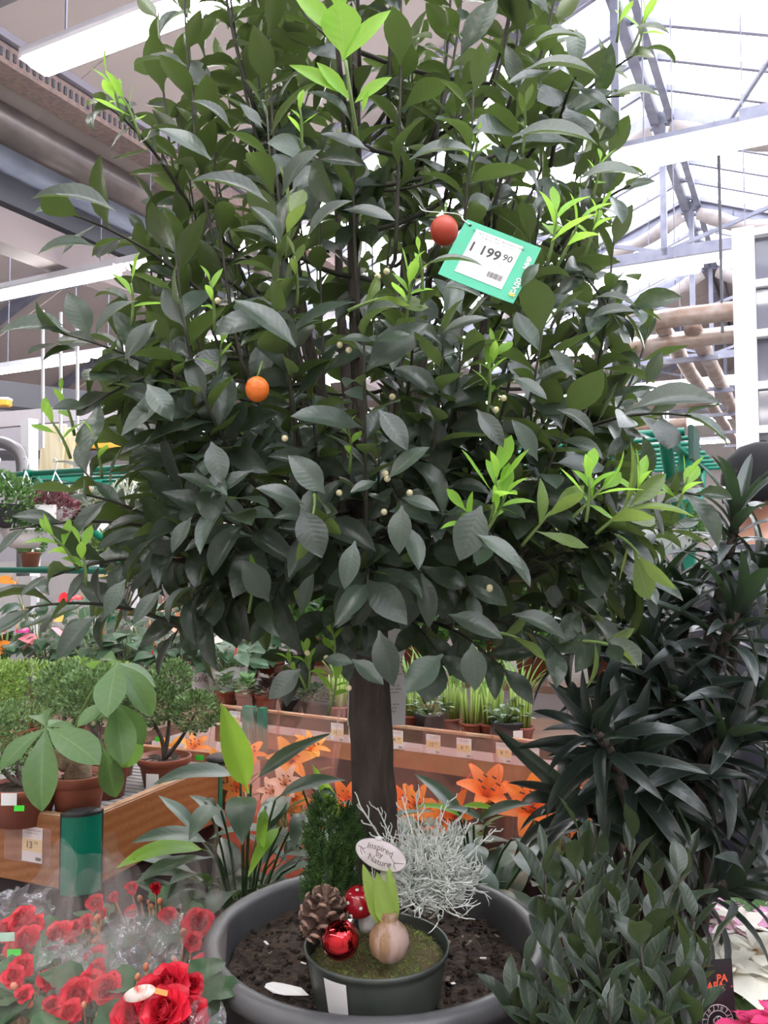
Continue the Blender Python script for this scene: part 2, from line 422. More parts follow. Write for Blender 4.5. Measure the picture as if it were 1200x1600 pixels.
def glaze(u0, u1, va, vb):
    n = int(round((u1 - u0) / PW)); w = (u1 - u0) / n
    for k in range(n):
        u = u0 + k * w
        obj('pane', panel(u + .012, u + w - .012, va, vb, .006, .03), M_['glass'], glaz, flat=True)
        if k: obj('glazing_bar', MB().bar(slope_pt(u, va), slope_pt(u, vb), .045, .05), M_['alu'], glaz, flat=True)
glaze(5.3, 13.6, V1 + .001, RV); glaze(RU0, 13.6, RV, V0); glaze(3.0, 9.0, V1 - .001, V3)
obj('ridge_beam', MB().bar(W(RU0, RV - .06, RIDGE - .05), W(RU1, RV - .06, RIDGE - .05), .09, .2).bar(W(RU0, RV + .09, RIDGE - .05), W(RU1, RV + .09, RIDGE - .05), .07, .18), M_['steel'], glaz, flat=True)
for k, u in enumerate((-1.0, 1.4, 6.2, 8.56, 10.9, 13.3, 15.7, 18.1)):
    tr = bpy.data.objects.new('roof_truss', None); COL.objects.link(tr); tr['kind'] = 'structure'; WL[tr.name] = V()
    for v in (V1 + .05, V0 - .05):
        obj('rafter', MB().bar(W(u, RV, RIDGE - .05), W(u, v, EAVE - .03), .07, .16), M_['steel'], tr, flat=True)
    obj('king_post', MB().bar(W(u, RV, RIDGE - .1), W(u, RV, EAVE + .1), .06, .06, AU), M_['steel'], tr, flat=True)
    tie = MB().bar(W(u, V1, EAVE + .12), W(u, V0, EAVE + .12), .06, .11)
    for vv in (-.15, .6): tie.box(W(u - .04, vv, EAVE + .12), (.4, .02, .2), (AV, AU, V((0, 0, 1))))
    obj('tie_beam', tie, M_['steel'], tr, flat=True)
    for s in ((-1, 1) if k > 2 else ()): obj('strut', MB().bar(W(u, RV, EAVE + .14), W(u, RV + s * 1.9, RIDGE - SL * 1.9 - .15), .035, .035), M_['steel'], tr, flat=True)
    for v in (V1, V0): obj('column', MB().box(W(u, v, 2.2), (.14, .14, 4.4), (AV, AU, V((0, 0, 1)))), M_['white'], tr, flat=True)
    if k in (3, 4, 5):
        for side in (-1, 1):
            mb = MB(); pts = []; rr = []
            for i in range(15):
                t = i / 14; d = .1 + 2.7 * t
                pts.append(W(u - .1, RV + side * d, RIDGE - SL * d - .2 - .05 * math.sin(t * PI * 3) ** 2)); rr.append(.075 + .03 * math.sin(t * 17) ** 2)
            mb.tube(pts, rr, 8)
            obj('rolled_shade_cloth', mb, M_['shade'], tr)
            for i in range(1, 6):
                d = .5 * i; obj('cloth_hook', MB().bar(W(u - .1, RV + side * d, RIDGE - SL * d - .08), W(u - .1, RV + side * d, RIDGE - SL * d - .3), .012, .012, AU), M_['dark'], tr, flat=True)
    for v in (V3,):
        obj('far_rafter', MB().bar(W(u, V3, RIDGE - .12), W(u, V1, EAVE - .1), .07, .16).bar(W(u, V3, RIDGE - .12), W(u, V2, EAVE - .1), .07, .16), M_['steel'], tr, flat=True)
        obj('far_tie_beam', MB().bar(W(u, V1, EAVE), W(u, V2, EAVE), .06, .11), M_['steel'], tr, flat=True)
def add_struct(name): 
    o = bpy.data.objects.new(name, None); COL.objects.link(o); o['kind'] = 'structure'; WL[o.name] = V(); return o
gut = add_struct('trim_1')
gp = lambda u, v, z: W(u, v, z)
def along(name, v, z, w, h, m, u0=RU0, u1=RU1): obj(name, MB().bar(W(u0, v, z), W(u1, v, z), w, h), m, gut, flat=True)
along('gutter', V1 + .02, 4.38, .26, .16, mat('pale_blue_gutter', (.62, .68, .86), .4, .1, (.5, .55, .72), 5)); along('gutter_face', V1 - .06, 4.18, .2, .2, M_['dark'])
along('gutter_beam', V1 - .1, 3.92, .22, .26, mat('mauve_beam', (.3, .24, .24), .5))
obj('round_duct', MB().tube([W(RU0, V1 + .42, 4.42), W(13, V1 + .42, 4.42)], .13, 14), M_['duct'], gut)
tray = add_struct('trim_2')
obj('cable_tray', MB().bar(W(RU0, V1 + .82, 4.62), W(8, V1 + .82, 4.62), .02, .13).bar(W(RU0, V1 + .72, 4.56), W(8, V1 + .72, 4.56), .2, .012), M_['rust'], tray, flat=True)
obj('tray_lip', MB().bar(W(RU0, V1 + .84, 4.72), W(8, V1 + .84, 4.72), .06, .05), M_['tray'], tray, flat=True)
for u in np.arange(.9, 4.9, .05):
    obj('tray_slot', MB().box(W(u, V1 + .832, 4.62), (.012, .02, .055), (AV, AU, V((0, 0, 1)))), M_['dark'], tray, flat=True)
# dark beam and cable over the lamp at the upper left
bm1 = add_struct('trim_3')
obj('cross_beam', MB().bar(W(2.12, V1, 3.86), W(2.12, V0, 3.86), .16, .26), mat('dark_mauve_grey_beam', (.2, .18, .2), .5), bm1, flat=True)  # dark mauve is the beam's own colour
# steel bracing rod and outlet strut under the glass
st = add_struct('trim_4')
obj('vent_strut', MB().bar(W(6.6, .05, 5.45), W(7.5, -.55, 5.15), .03, .03), M_['steel'], st, flat=True)
obj('vent_strut', MB().bar(W(9.6, .25, 5.0), W(10.2, -.35, 4.55), .03, .03), M_['steel'], st, flat=True)
# ------------------------------------------------------------------ strip light lines
rows = ((-1.75, -4.6, 2.6, 3.7, 'line of strip lights behind the viewer, parallel to the nearest one'), (.38, -4.6, 2.6, 3.7, 'line of strip lights overhead, one bay nearer than the nearest visible one'), (2.5, -3.09, -1.5, 3.7, 'nearest line of strip lights, cut by the top edge over the beige ceiling'), (4.65, -8.2, 2.6, 3.7, 'wide glaring line of strip lights, second from the viewer under the roof'),
        (6.6, -8.6, 2.6, 3.7, 'third line of strip lights, crossing behind the crown level with the price tag'), (8.8, -9, .2, 3.7, 'fourth line of strip lights, above the insulated pipes'),
        (11.2, -9, .2, 3.7, 'fifth line of strip lights, beyond the insulated pipes'), (13.8, -9, .6, 3.6, 'sixth line of strip lights, low over the green pipe rack'), (16.2, -9, .8, 3.6, 'farthest line of strip lights, just over the green pipe rack'))
for k, (u, va, vb, z, lab) in enumerate(rows):
    t = thing('strip_light_line', lab, 'strip light', W(u, (va + vb) / 2, z), 'lines of strip lights under the roof')
    n = max(1, int((vb - va) / 1.55)); w = (vb - va) / n
    obj('light_rail', MB().bar(W(u, va, z + .045), W(u, vb, z + .045), .08, .05), M_['white'], t, flat=True)
    for i in range(n):
        a, b = va + i * w + .05, va + (i + 1) * w - .05
        lamp = obj('lamp_housing', MB().bar(W(u, a, z + .012), W(u, b, z + .012), .135, .02), M_['white'], t, flat=True)
        obj('diffuser', MB().bar(W(u, a + .02, z - .02), W(u, b - .02, z - .02), .115, .045, bev=.012), M_['tube'], lamp, flat=True)
        for q in (a + .2, b - .2): obj('hanging_wire', MB().bar(W(u, q, z + .06), slope_pt(u, q if abs(q - V1) > .01 else q + .02, -.02), .008, .008, AU), M_['alu'], t, flat=True)
# ------------------------------------------------------------------ insulated heating pipes
pz = 3.22
t = thing('heating_pipes', 'wrapped heating pipes turning a corner under the glass roof', 'pipe', W(6.4, -.9, pz))
def wob(a, b, r, n=14, s=.012):
    a, b = V(a), V(b); m = max(3, int((b - a).length / .25))
    mb = MB(); mb.tube([a.lerp(b, i / m) + V((R.uniform(-s, s), R.uniform(-s, s), R.uniform(-s, s))) * .4 for i in range(m + 1)], [r * R.uniform(.93, 1.08) for i in range(m + 1)], n)
    return mb
for nm, a, b, r in (('long_pipe', W(6.35, -.93, pz), W(19, -.93, pz), .062), ('long_pipe', W(6.5, -.72, pz - .02), W(19, -.72, pz - .02), .062),
                    ('cross_pipe', W(6.35, -1.0, pz + .03), W(6.35, 2.7, pz + .03), .07), ('cross_pipe', W(6.55, -1.25, pz - .1), W(6.55, 2.7, pz - .1), .06),
                    ('drop_pipe', W(6.6, -1.22, pz - .1), W(6.6, -1.22, pz - .55), .05), ('branch_pipe', W(6.9, -1.75, pz - .5), W(6.9, -.62, pz - .5), .06), ('far_pipe', W(8.4, -1.7, pz - .45), W(8.4, -1.0, pz - .45), .06)):
    obj(nm, wob(a, b, r), M_['foil'], t)
for u in np.arange(7.2, 18, 1.5): obj('pipe_support', MB().bar(W(u, -1.05, pz - .1), W(u, -.6, pz - .1), .04, .04), M_['steel'], t, flat=True)
for vv in (-.5, .5, 1.5): obj('pipe_clamp', MB().bar(W(6.34, vv, pz - .12), W(6.34, vv, 4.4), .02, .02, AU), M_['dark'], t, flat=True)
# ------------------------------------------------------------------ glazed partition on the right
win = add_struct('window_1')
wp = at(1169, 700, 5.6); wy = wp.y
def wpt(dv, z): return V((wp.x, wp.y, 0)) + AV * dv + V((0, 0, z))
for dv, w in ((0, .14), (.95, .09), (1.9, .09), (2.85, .14)): obj('window_post', MB().box(wpt(dv, 1.87), (w, .12, 3.74), (AV, AU, V((0, 0, 1)))), M_['white'], win, flat=True)
for z in (.9, 1.75, 2.05, 2.35, 2.65, 3.0, 3.35, 3.7):
    obj('window_rail', MB().bar(wpt(0, z), wpt(2.85, z), .05 if z not in (3.0, 3.7) else .1, .05), M_['white'], win, flat=True)
for i in range(3):
    for z0, z1 in ((.9, 1.75), (1.75, 2.35), (2.35, 3.0), (3.0, 3.7)):
        obj('pane', MB().box(wpt(.475 + .95 * i, (z0 + z1) / 2) + AU * .03, (.9, .012, z1 - z0 - .05), (AV, AU, V((0, 0, 1)))), M_['darkglass'], win, flat=True)
obj('panel', MB().box(wpt(1.42, .45), (2.85, .06, .9), (AV, AU, V((0, 0, 1)))), M_['white'], win, flat=True)
# far left: pillar, dark duct, hanging rods, beams in the neighbouring hall
fl = add_struct('trim_5')
obj('pillar', MB().bar(at(46, 900, 7.2), at(46, 655, 7.2), .1, .1, AU), M_['white'], fl, flat=True)
obj('dark_beam', MB().bar(at(-60, 610, 8), at(190, 640, 8.6), .3, .24), M_['dark'], fl, flat=True)
obj('grey_beam', MB().bar(at(-60, 662, 7.4), at(190, 640, 8.2), .12, .14), mat('mauve_grey_beam', (.32, .29, .31), .5), fl, flat=True)
obj('round_pipe', MB().tube(smooth_path([at(-20, 690, 6.6), at(10, 693, 6.6), at(32, 712, 6.6), at(36, 760, 6.6), at(36, 900, 6.6)], 16), .05, 10), mat('grey_round_pipe', (.2, .19, .2), .35, .3), fl)
obj('beige_partition', MB().box(at(-10, 760, 8.8) + V((0, .2, 0)), (2.0, .1, 1.6)), mat('lilac_partition', (.45, .42, .46), .6), fl, flat=True)
rod = MB()
for i, (px, py0, py1) in enumerate(((67, 545, 700), (95, 548, 690), (121, 545, 668), (912, 520, 600), (922, 520, 590), (1043, 700, 740), (1037, 700, 740))):
    t = tag(obj('hanging_rod', MB().bar(at(px, py0 - 60, 6.4), at(px, py1, 6.4), .018, .018, AU), M_['white'], flat=True), '%s white hanging rod under the strip lights, %s' % (('first', 'second', 'third', 'left', 'right', 'right', 'left')[i], ('counted from the left edge', 'counted from the left edge', 'counted from the left edge', 'of the pair right of the crown', 'of the pair right of the crown', 'of the low pair over the green rack', 'of the low pair over the green rack')[i]), 'rod', 'white hanging rods')
# ------------------------------------------------------------------ plant materials
M_['citrus'] = leafmat('citrus_leaf', (.021, .036, .026), (.085, .11, .05), .33, .16, (.2, .32, .06), .45, (.065, .09, .06), .035, .55, 0, mott=.4, grey_fleck=.38)
M_['young'] = leafmat('young_citrus_leaf', (.2, .4, .05), (.3, .5, .09), .45, .45, (.5, .85, .12), .15, (.33, .5, .15), .06, .3, 40)
M_['olive'] = leafmat('olive_citrus_leaf', (.09, .14, .035), (.15, .21, .06), .4, .3, (.35, .5, .1), .2, (.2, .26, .1), .06, .4, 45)
M_['bark'] = mat('grey_brown_bark', (.048, .036, .030), .85, 0, (.10, .08, .066), 45, 8, bump=1, bscale=90, stretch=(1, 1, .3), lo=.3, hi=.7)
M_['twig'] = mat('dark_twig', (.03, .032, .022), .7, 0, (.055, .05, .035), 30)
M_['gtwig'] = mat('green_twig', (.14, .22, .06), .6)
M_['soil'] = mat('dark_potting_soil', (.02, .0125, .009), .95, 0, (.07, .044, .029), 60, 6, bump=1, bscale=90)
M_['bigpot'] = mat('dark_grey_plastic_pot', (.06, .06, .065), .42, 0, (.11, .11, .115), 7, 8, stretch=(1, 1, .5), bump=.03, bscale=200)
M_['terra'] = mat('terracotta_plastic', (.3, .085, .05), .5, 0, (.25, .07, .042), 9)
M_['terra2'] = mat('terracotta_inside', (.22, .06, .04), .6)
M_['paper'] = mat('white_paper', (.8, .79, .78), .6)
M_['cream'] = mat('cream_card', (.8, .65, .35), .6)
M_['ink'] = mat('dark_ink', (.03, .03, .03), .6)
M_['inkb'] = mat('brown_ink', (.16, .12, .1), .6)
M_['green'] = mat('green_enamel', (.0, .19, .115), .4, 0, (.0, .16, .1), 3)
M_['rubber'] = mat('black_rubber', (.025, .025, .028), .5)
M_['orange_rind'] = mat('orange_rind', (.75, .17, .02), .4, 0, (.6, .11, .015), 8, bump=.15, bscale=160)
M_['red_rind'] = mat('red_orange_rind', (.4, .045, .02), .45)
M_['bud'] = mat('cream_bud', (.6, .55, .33), .5)

# ------------------------------------------------------------------ display stage
stage = thing('display_platform', 'low dark display platform under the big citrus pot', 'platform', (0, 1.45, 0))
obj('platform_top', MB().box((.05, 1.25, .535), (2.0, .98, .03), bev=.005), mat('grey_platform_top', (.1, .09, .085), .6), stage, flat=True)
for x in (-.85, .95):
    for y in (.85, 1.65): obj('leg', MB().box((x, y, .26), (.06, .06, .52)), M_['dark'], stage, flat=True)

# ------------------------------------------------------------------ the big citrus tree in its pot
TC = V((-.012, 1.352, .552))
tree = thing('citrus_tree', 'large dark-leaved citrus tree with thick trunk in a wide black pot', 'potted tree', TC)
RZ = .9065
prof = [(.001, .552), (.2, .552), (.205, .558), (.235, .80), (.241, .868), (.262, .872), (.271, .882), (.273, .893), (.268, .903), (.258, .9075), (.248, .905), (.2425, .896), (.24, .87), (.228, .80), (.22, .79), (.001, .79)]
obj('pot', MB().lathe(prof, (TC.x, TC.y, 0), 72), M_['bigpot'], tree)
def soil_fn(cx, cy, r, z, amp, k=1.0, seed=0):
    def f(a, b):
        q = r * b; th = 2 * PI * a; x, y = cx + q * math.cos(th), cy + q * math.sin(th)
        h = noise.noise(V((x * 22 * k, y * 22 * k, seed))) * amp + noise.noise(V((x * 70 * k, y * 70 * k, seed + 5))) * amp * .6
        return V((x, y, z + h))
    return f
obj('soil', MB().grid(soil_fn(TC.x, TC.y, .232, .858, .009), 110, 36), M_['soil'], tree)
# crumbs, wood chips and pale bits on the soil
cr = random.Random(3); crumbs = MB()
for i in range(700):
    a = cr.uniform(0, 2 * PI); q = .225 * math.sqrt(cr.random()); s = cr.uniform(.0018, .0065)
    crumbs.ball((TC.x + q * math.cos(a), TC.y + q * math.sin(a), .862 + cr.uniform(-.002, .006)), s, 5, 3, (1, cr.uniform(.6, 1), cr.uniform(.5, .9)))
obj('soil_crumbs', crumbs, M_['soil'], tree, kind='stuff')
chipm = mat('pale_chip', (.24, .17, .12), .8, rvar=.6)
wchip = mat('white_chip', (.8, .78, .74), .6)
def place_chip(x, y, s, m, name='wood_chip'):
    a = cr.uniform(0, PI); X = V((math.cos(a), math.sin(a), cr.uniform(-.2, .2))).normalized(); Y = X.cross(V((cr.uniform(-.3, .3), cr.uniform(-.3, .3), 1))).normalized()
    obj(name, MB().box((x, y, .872), (s, s * cr.uniform(.3, .6), s * .12), (X, Y, X.cross(Y)), bev=s * .04), m, tree, flat=True)
for i in range(20):
    a = cr.uniform(0, 2 * PI); q = .07 + .15 * math.sqrt(cr.random()); place_chip(TC.x + q * math.cos(a), TC.y + q * math.sin(a), cr.uniform(.006, .016), chipm)
for px, py in ((416, 1479), (474, 1511), (755, 1503), (708, 1543), (405, 1418)):
    p = at(px, py, 1.3); k = (EYE - .866) / (EYE - p.z); place_chip(p.x * k, p.y * k, cr.uniform(.007, .011), wchip)
# trunk
tp = [(TC.x + .006, TC.y + .03, .84), (TC.x + .004, TC.y + .03, .92), (TC.x - .004, TC.y + .03, 1.1), (TC.x - .012, TC.y + .03, 1.28), (TC.x - .016, TC.y + .03, 1.42), (TC.x - .006, TC.y + .03, 1.52)]
P = smooth_path(tp, 22)
tr_mb = MB(); trn = 18; rad = [(.0385 + (.006 if i < 2 else 0) - .006 * i / 22 + .0012 * math.sin(i * 1.7)) for i in range(23)]
tr_mb.tube(P, rad, trn)
tr_mb.v = [tuple(V(p) + V((noise.noise(V(p) * 35), noise.noise(V(p) * 35 + V((9, 0, 0))), 0)) * .0035) for p in tr_mb.v]
obj('trunk', tr_mb, M_['bark'], tree)
TT = V(P[-1]); AX = V((TC.x - .005, TC.y + .02, 0))
ZS = [1.30, 1.36, 1.45, 1.60, 1.75, 1.90, 2.05, 2.20, 2.35, 2.48, 2.6, 2.7]
RS = [.25, .37, .46, .49, .475, .44, .42, .415, .41, .37, .28, .1]
def rprof(z): return float(np.interp(z, ZS, RS))
tr_ = random.Random(21)
limbs = []
for i in range(9):
    a = i * 2.4 + .3; top = tr_.uniform(1.95, 2.35); rr = tr_.uniform(.12, .26)
    if i in (2, 5): top, rr = 1.62, .3
    p0 = V(P[-3]) if i % 2 else TT.copy(); d = V((math.cos(a), math.sin(a), 0))
    mid1 = p0 + d * (rr * .45) + V((0, 0, (top - p0.z) * .25)); mid2 = p0 + d * (rr * .85) + V((0, 0, (top - p0.z) * .6)); end = V((AX.x, AX.y, 0)) + d * rr + V((0, 0, top))
    path = smooth_path([p0 - V((0, 0, .02)), mid1, mid2, end], 14); limbs.append(path)
    obj('branch', MB().tube(path, [.018 - .013 * k / 14 for k in range(15)], 8), M_['bark'], tree)
limb_pts = [p for path in limbs for p in path[2:]]
twigs = MB(); items = []
def bez(a, c, b, n): return [a * (1 - t) ** 2 + c * (2 * t * (1 - t)) + b * t * t for t in [i / n for i in range(n + 1)]]
CT = [leaf_tpl(.44, 4, 7, .30, .35, -.15, 'ellip', .012, .1, seed=1), leaf_tpl(.40, 4, 7, .5, .8, -.2, 'ellip', .015, .1, seed=2), leaf_tpl(.47, 4, 7, .2, .55, 0, 'ellip', .02, .1, seed=3),
      leaf_tpl(.38, 4, 7, .75, 1.35, -.2, 'ellip', .02, .1, seed=4), leaf_tpl(.52, 4, 7, .15, .2, 0, 'obov', .02, .1, seed=5), leaf_tpl(.42, 4, 7, .4, -.35, .1, 'ellip', .02, .1, seed=6)]
def shoot(a, c, b, n, r0=.0032, start=.3, size=.078, seg=8, droop=.25, upf=.5):
    path = bez(a, c, b, seg); twigs.tube(path, [r0 - (r0 - .0013) * i / seg for i in range(seg + 1)], 5)
    ph = tr_.uniform(0, 6.28)
    for k in range(n):
        t = start + (1 - start) * (k + .5) / n; i = min(int(t * seg), seg - 1); p = path[i].lerp(path[i + 1], t * seg - i)
        T = (path[i + 1] - path[i]).normalized(); ph += 2.4 + tr_.uniform(-.4, .4)
        x = T.orthogonal().normalized(); y = T.cross(x); rad_ = x * math.cos(ph) + y * math.sin(ph)
        last = k >= n - 2
        d = T * ((.95 if last else .55) + tr_.uniform(-.1, .25)) + rad_ * (.55 if last else .85) + V((0, 0, -droop * tr_.uniform(0, 1.3)))
        outw = V((p.x - AX.x, p.y - AX.y, 0)); outw = outw.normalized() if outw.length > 1e-3 else V((0, -1, 0))
        up = V((0, 0, 1)) * upf + T * .55 + outw * .35 + V((tr_.uniform(-.6, .6), tr_.uniform(-.6, .6), tr_.uniform(-.3, .3)))
        s = size * tr_.uniform(.72, 1.22) * (.8 if t > .93 else 1)
        items.append((tr_.choice((0, 0, 1, 1, 2, 2, 3, 4, 5)), mat4(p, d, up, s, tr_.uniform(.9, 1.15))))
for i in range(262):
    q = tr_.random() ** 1.22
    z = 1.40 + 1.22 * q if i < 222 else tr_.uniform(1.36, 1.75)
    az = i * 2.39996 + tr_.uniform(-.3, .3); rf = tr_.uniform(.72, 1.0) if i % 5 else tr_.uniform(.35, .7)
    r = rprof(z) * rf; d = V((math.cos(az), math.sin(az), 0)); tip = V((AX.x, AX.y, z)) + d * r
    upness = max(0, min(1, (z - 1.42) / .55))
    bz = max(1.46, z - tr_.uniform(.16, .34) * (.35 + upness)); br = r * (tr_.uniform(.3, .5) * (1 - upness) + tr_.uniform(.6, .85) * upness)
    base = V((AX.x, AX.y, bz)) + d * br
    lp = min(limb_pts, key=lambda p: (p - base).length + max(0, p.z - base.z) * 1.5)
    twigs.tube(bez(lp, (lp + base) / 2 - V((0, 0, .02)), base, 4), [.0042, .004, .0037, .0034, .0032], 5)
    c = V((AX.x, AX.y, bz + (z - bz) * .3)) + d * (br + (r - br) * .75) + V((0, 0, .05 * (1 - upness)))
    shoot(base, c, tip, tr_.randint(9, 14), start=.38, droop=.15 + .45 * (1 - upness), upf=.35 + .3 * (1 - upness))
for i in range(34):       # inner leaves
    z = tr_.uniform(1.42, 2.4); az = tr_.uniform(0, 6.28); r = rprof(z) * tr_.uniform(.15, .6); p = V((AX.x + r * math.cos(az), AX.y + r * math.sin(az), z))
    lp = min(limb_pts, key=lambda q: (q - p).length)
    shoot(lp, (lp + p) / 2 + V((0, 0, -.02)), p + V((0, 0, .03)), 10, start=.2)
# long stray shoots the picture shows, given by where they start and end
for (a, b, n, sz) in (((430, 690, 1.22), (95, 520, 1.0), 12, .075), ((330, 850, 1.18), (15, 828, .98), 5, .055), ((330, 890, 1.15), (70, 905, .97), 8, .07), ((300, 990, 1.15), (40, 950, 1.0), 8, .075),
                      ((330, 880, 1.15), (110, 770, .97), 8, .06), ((860, 800, 1.15), (1095, 775, .97), 10, .07), ((860, 700, 1.2), (1080, 650, 1.02), 10, .065), ((860, 940, 1.15), (955, 1010, 1.0), 9, .06),
                      ((570, 1010, 1.32), (450, 1050, 1.1), 10, .06), ((640, 970, 1.3), (790, 1050, 1.08), 11, .065), ((600, 960, 1.3), (690, 1030, 1.1), 8, .075), ((340, 480, 1.22), (95, 330, 1.08), 9, .08),
                      ((300, 330, 1.3), (160, 160, 1.15), 11, .06), ((820, 250, 1.35), (1010, 75, 1.2), 10, .07), ((850, 420, 1.25), (985, 290, 1.12), 9, .065), ((860, 560, 1.25), (1000, 480, 1.1), 10, .07),
                      ((850, 220, 1.35), (975, 150, 1.15), 9, .07), ((850, 380, 1.3), (975, 520, 1.1), 9, .07), ((700, 980, 1.28), (870, 1010, 1.05), 10, .07), ((450, 930, 1.25), (300, 920, 1.0), 9, .075),
                      ((540, 880, 1.3), (545, 960, 1.05), 8, .075), ((480, 860, 1.25), (420, 960, 1.02), 9, .075), ((640, 880, 1.25), (740, 930, 1.0), 9, .075), ((380, 560, 1.25), (130, 640, 1.02), 12, .075),
                      ((500, 640, 1.3), (490, 790, .92), 9, .07), ((560, 700, 1.3), (640, 830, .93), 9, .07), ((650, 690, 1.3), (780, 860, .93), 10, .072), ((430, 640, 1.25), (330, 740, .94), 9, .075),
                      ((420, 560, 1.25), (430, 490, .9), 8, .075), ((520, 300, 1.3), (480, 250, .93), 8, .075), ((640, 540, 1.3), (620, 530, .93), 7, .055), ((860, 260, 1.3), (900, 120, 1.1), 10, .07)):
    A, B = at(*a), at(*b); shoot(A, (A + B) / 2 + V((0, 0, .04)), B, n, .0038, .25, sz)
obj('twigs', twigs, M_['twig'], tree, kind='stuff')
# the leaves that show largest are objects, the rest one mass
def score(it):
    p = it[1].translation; x = 600 + FPX * p.x / p.y; y = 868 - FPX * (p.z - EYE) / p.y
    return p.y if -40 < x < 1240 and -60 < y < 1650 else 9
items.sort(key=score)

# large leaves that stand out at the front of the crown, each placed where it grows
HT = tmesh([leaf_tpl(.46, 6, 9, .22, .45, -.2, 'ellip', .012, .07, seed=13), leaf_tpl(.58, 6, 9, .12, .3, -.1, 'ellip', .015, .07, seed=14), leaf_tpl(.4, 6, 9, .55, .7, -.3, 'ellip', .012, .07, seed=15)], M_['citrus'])
hero = []
for bx, by, tx2, ty2, Y, k in ((462, 542, 368, 474, .86, 0), (442, 305, 500, 236, .87, 2), (420, 318, 303, 284, .88, 2), (440, 380, 392, 325, .87, 2), (480, 372, 550, 316, .87, 2), (535, 328, 612, 348, .89, 0), (578, 235, 505, 212, .9, 1), (585, 533, 640, 528, .88, 1), (530, 530, 578, 538, .89, 0), (592, 640, 632, 702, .87, 0),
    (508, 772, 452, 716, .86, 1), (475, 788, 402, 768, .87, 0), (606, 748, 670, 704, .87, 0), (588, 752, 552, 772, .88, 1), (628, 790, 624, 862, .87, 0), (470, 795, 500, 868, .87, 1), (628, 778, 682, 802, .88, 0), (752, 790, 722, 872, .88, 1), (745, 835, 812, 890, .87, 0), (555, 845, 540, 918, .89, 0), (330, 690, 345, 752, .9, 1), (395, 735, 335, 778, .9, 0),
    (300, 808, 272, 862, .93, 0), (150, 962, 92, 1030, .94, 0), (252, 922, 212, 975, .94, 0), (196, 905, 168, 962, .95, 0), (592, 985, 612, 1068, .92, 0), (692, 1022, 636, 1082, .92, 1), (738, 1005, 742, 1075, .93, 1), (470, 1045, 425, 1092, .95, 1), (550, 1030, 595, 1070, .94, 1), (505, 1030, 548, 1040, .94, 1), (690, 520, 760, 502, .9, 0), (745, 640, 782, 698, .9, 0), (690, 450, 752, 470, .88, 2),
    (245, 500, 200, 560, .95, 0), (230, 600, 265, 655, .94, 1), (215, 470, 152, 522, .96, 2), (330, 250, 250, 205, .95, 0), (360, 200, 300, 160, .95, 2), (410, 200, 375, 165, .93, 1), (640, 250, 740, 240, .95, 2), (830, 70, 905, 60, 1.0, 2), (820, 110, 930, 118, .98, 2), (900, 45, 900, 100, 1.05, 0), (990, 45, 1045, 55, 1.1, 2), (955, 150, 1030, 152, 1.08, 2), (800, 215, 930, 225, .98, 2), (860, 110, 800, 130, .98, 1),
    (905, 280, 1002, 276, 1.05, 2), (920, 500, 992, 490, 1.0, 2), (900, 590, 860, 550, .97, 1), (985, 640, 1125, 632, 1.0, 2), (1010, 600, 1035, 552, 1.02, 0), (930, 465, 990, 480, 1.02, 2), (180, 330, 52, 310, 1.02, 2), (150, 385, 62, 398, 1.02, 2), (110, 520, 0, 522, 1.0, 2), (100, 510, 40, 502, 1.02, 2), (120, 545, 70, 565, 1.0, 2), (140, 525, 105, 460, 1.02, 1), (265, 620, 195, 680, .95, 0), (800, 590, 850, 625, .95, 0), (870, 640, 925, 680, .95, 2), (840, 720, 800, 660, .94, 0), (700, 960, 780, 1000, .95, 0), (800, 960, 880, 1000, .97, 2), (420, 940, 380, 880, .95, 1), (470, 960, 490, 900, .94, 0)):
    a, b = at(bx, by, Y), at(tx2, ty2, Y - .01); hero.append((k, mat4(a, b - a + V((0, 0, .004)), V((tr_.uniform(-.25, .25), -.75, .75)), (b - a).length * 1.06, tr_.uniform(.95, 1.12))))
leaf_objs('leaf', HT, hero, None, tree)
NL = 300 - len(hero) - 2
leaf_objs('leaf', tmesh(CT, M_['citrus']), items[:NL], None, tree)
obj('foliage', scatter(CT, items[NL:]), M_['citrus'], tree, kind='stuff')
# bright young shoots
YT = [leaf_tpl(.34, 4, 6, .3, .3, -.1, 'ellip', .01, .06, seed=7), leaf_tpl(.3, 4, 6, .5, .5, 0, 'ellip', .01, .06, seed=8), leaf_tpl(.42, 4, 6, .15, -.1, 0, 'obov', .01, .08, seed=9)]
YM = tmesh(YT, M_['young']); OM = tmesh(YT, M_['olive'])
yr = random.Random(5)
def young(px, py, Y, dx, dy, size, n, olive=False, ln=.04):
    size *= 1.2
    tip = at(px, py, Y); d = (V((dx, yr.uniform(-.25, .1), -dy))).normalized(); base = tip - d * ln + V((0, .02, -.01))
    obj('young_twig', MB().tube(bez(base, (tip + base) / 2 + V((.004, 0, .004)), tip, 4), [.0022, .002, .0018, .0016, .0012], 5), M_['gtwig'], tree)
    its = []; ph = yr.uniform(0, 6)
    for k in range(n):
        ph += 2.4; x = d.orthogonal().normalized(); y = d.cross(x); rd = x * math.cos(ph) + y * math.sin(ph)
        f = k / max(1, n - 1); dd = d * (.35 + .8 * f) + rd * (.8 - .4 * f); up = d * .8 - rd * .3 + V((0, -.5, .3))
        its.append((yr.choice((0, 1, 2)), mat4(base.lerp(tip, .45 + .55 * f), dd, up, size * yr.uniform(.75, 1.15) * (1 - .25 * f), 1)))
    leaf_objs('young_leaf', OM if olive else YM, its, None, tree, 'olive half-grown leaf' if olive else 'bright green young leaf')
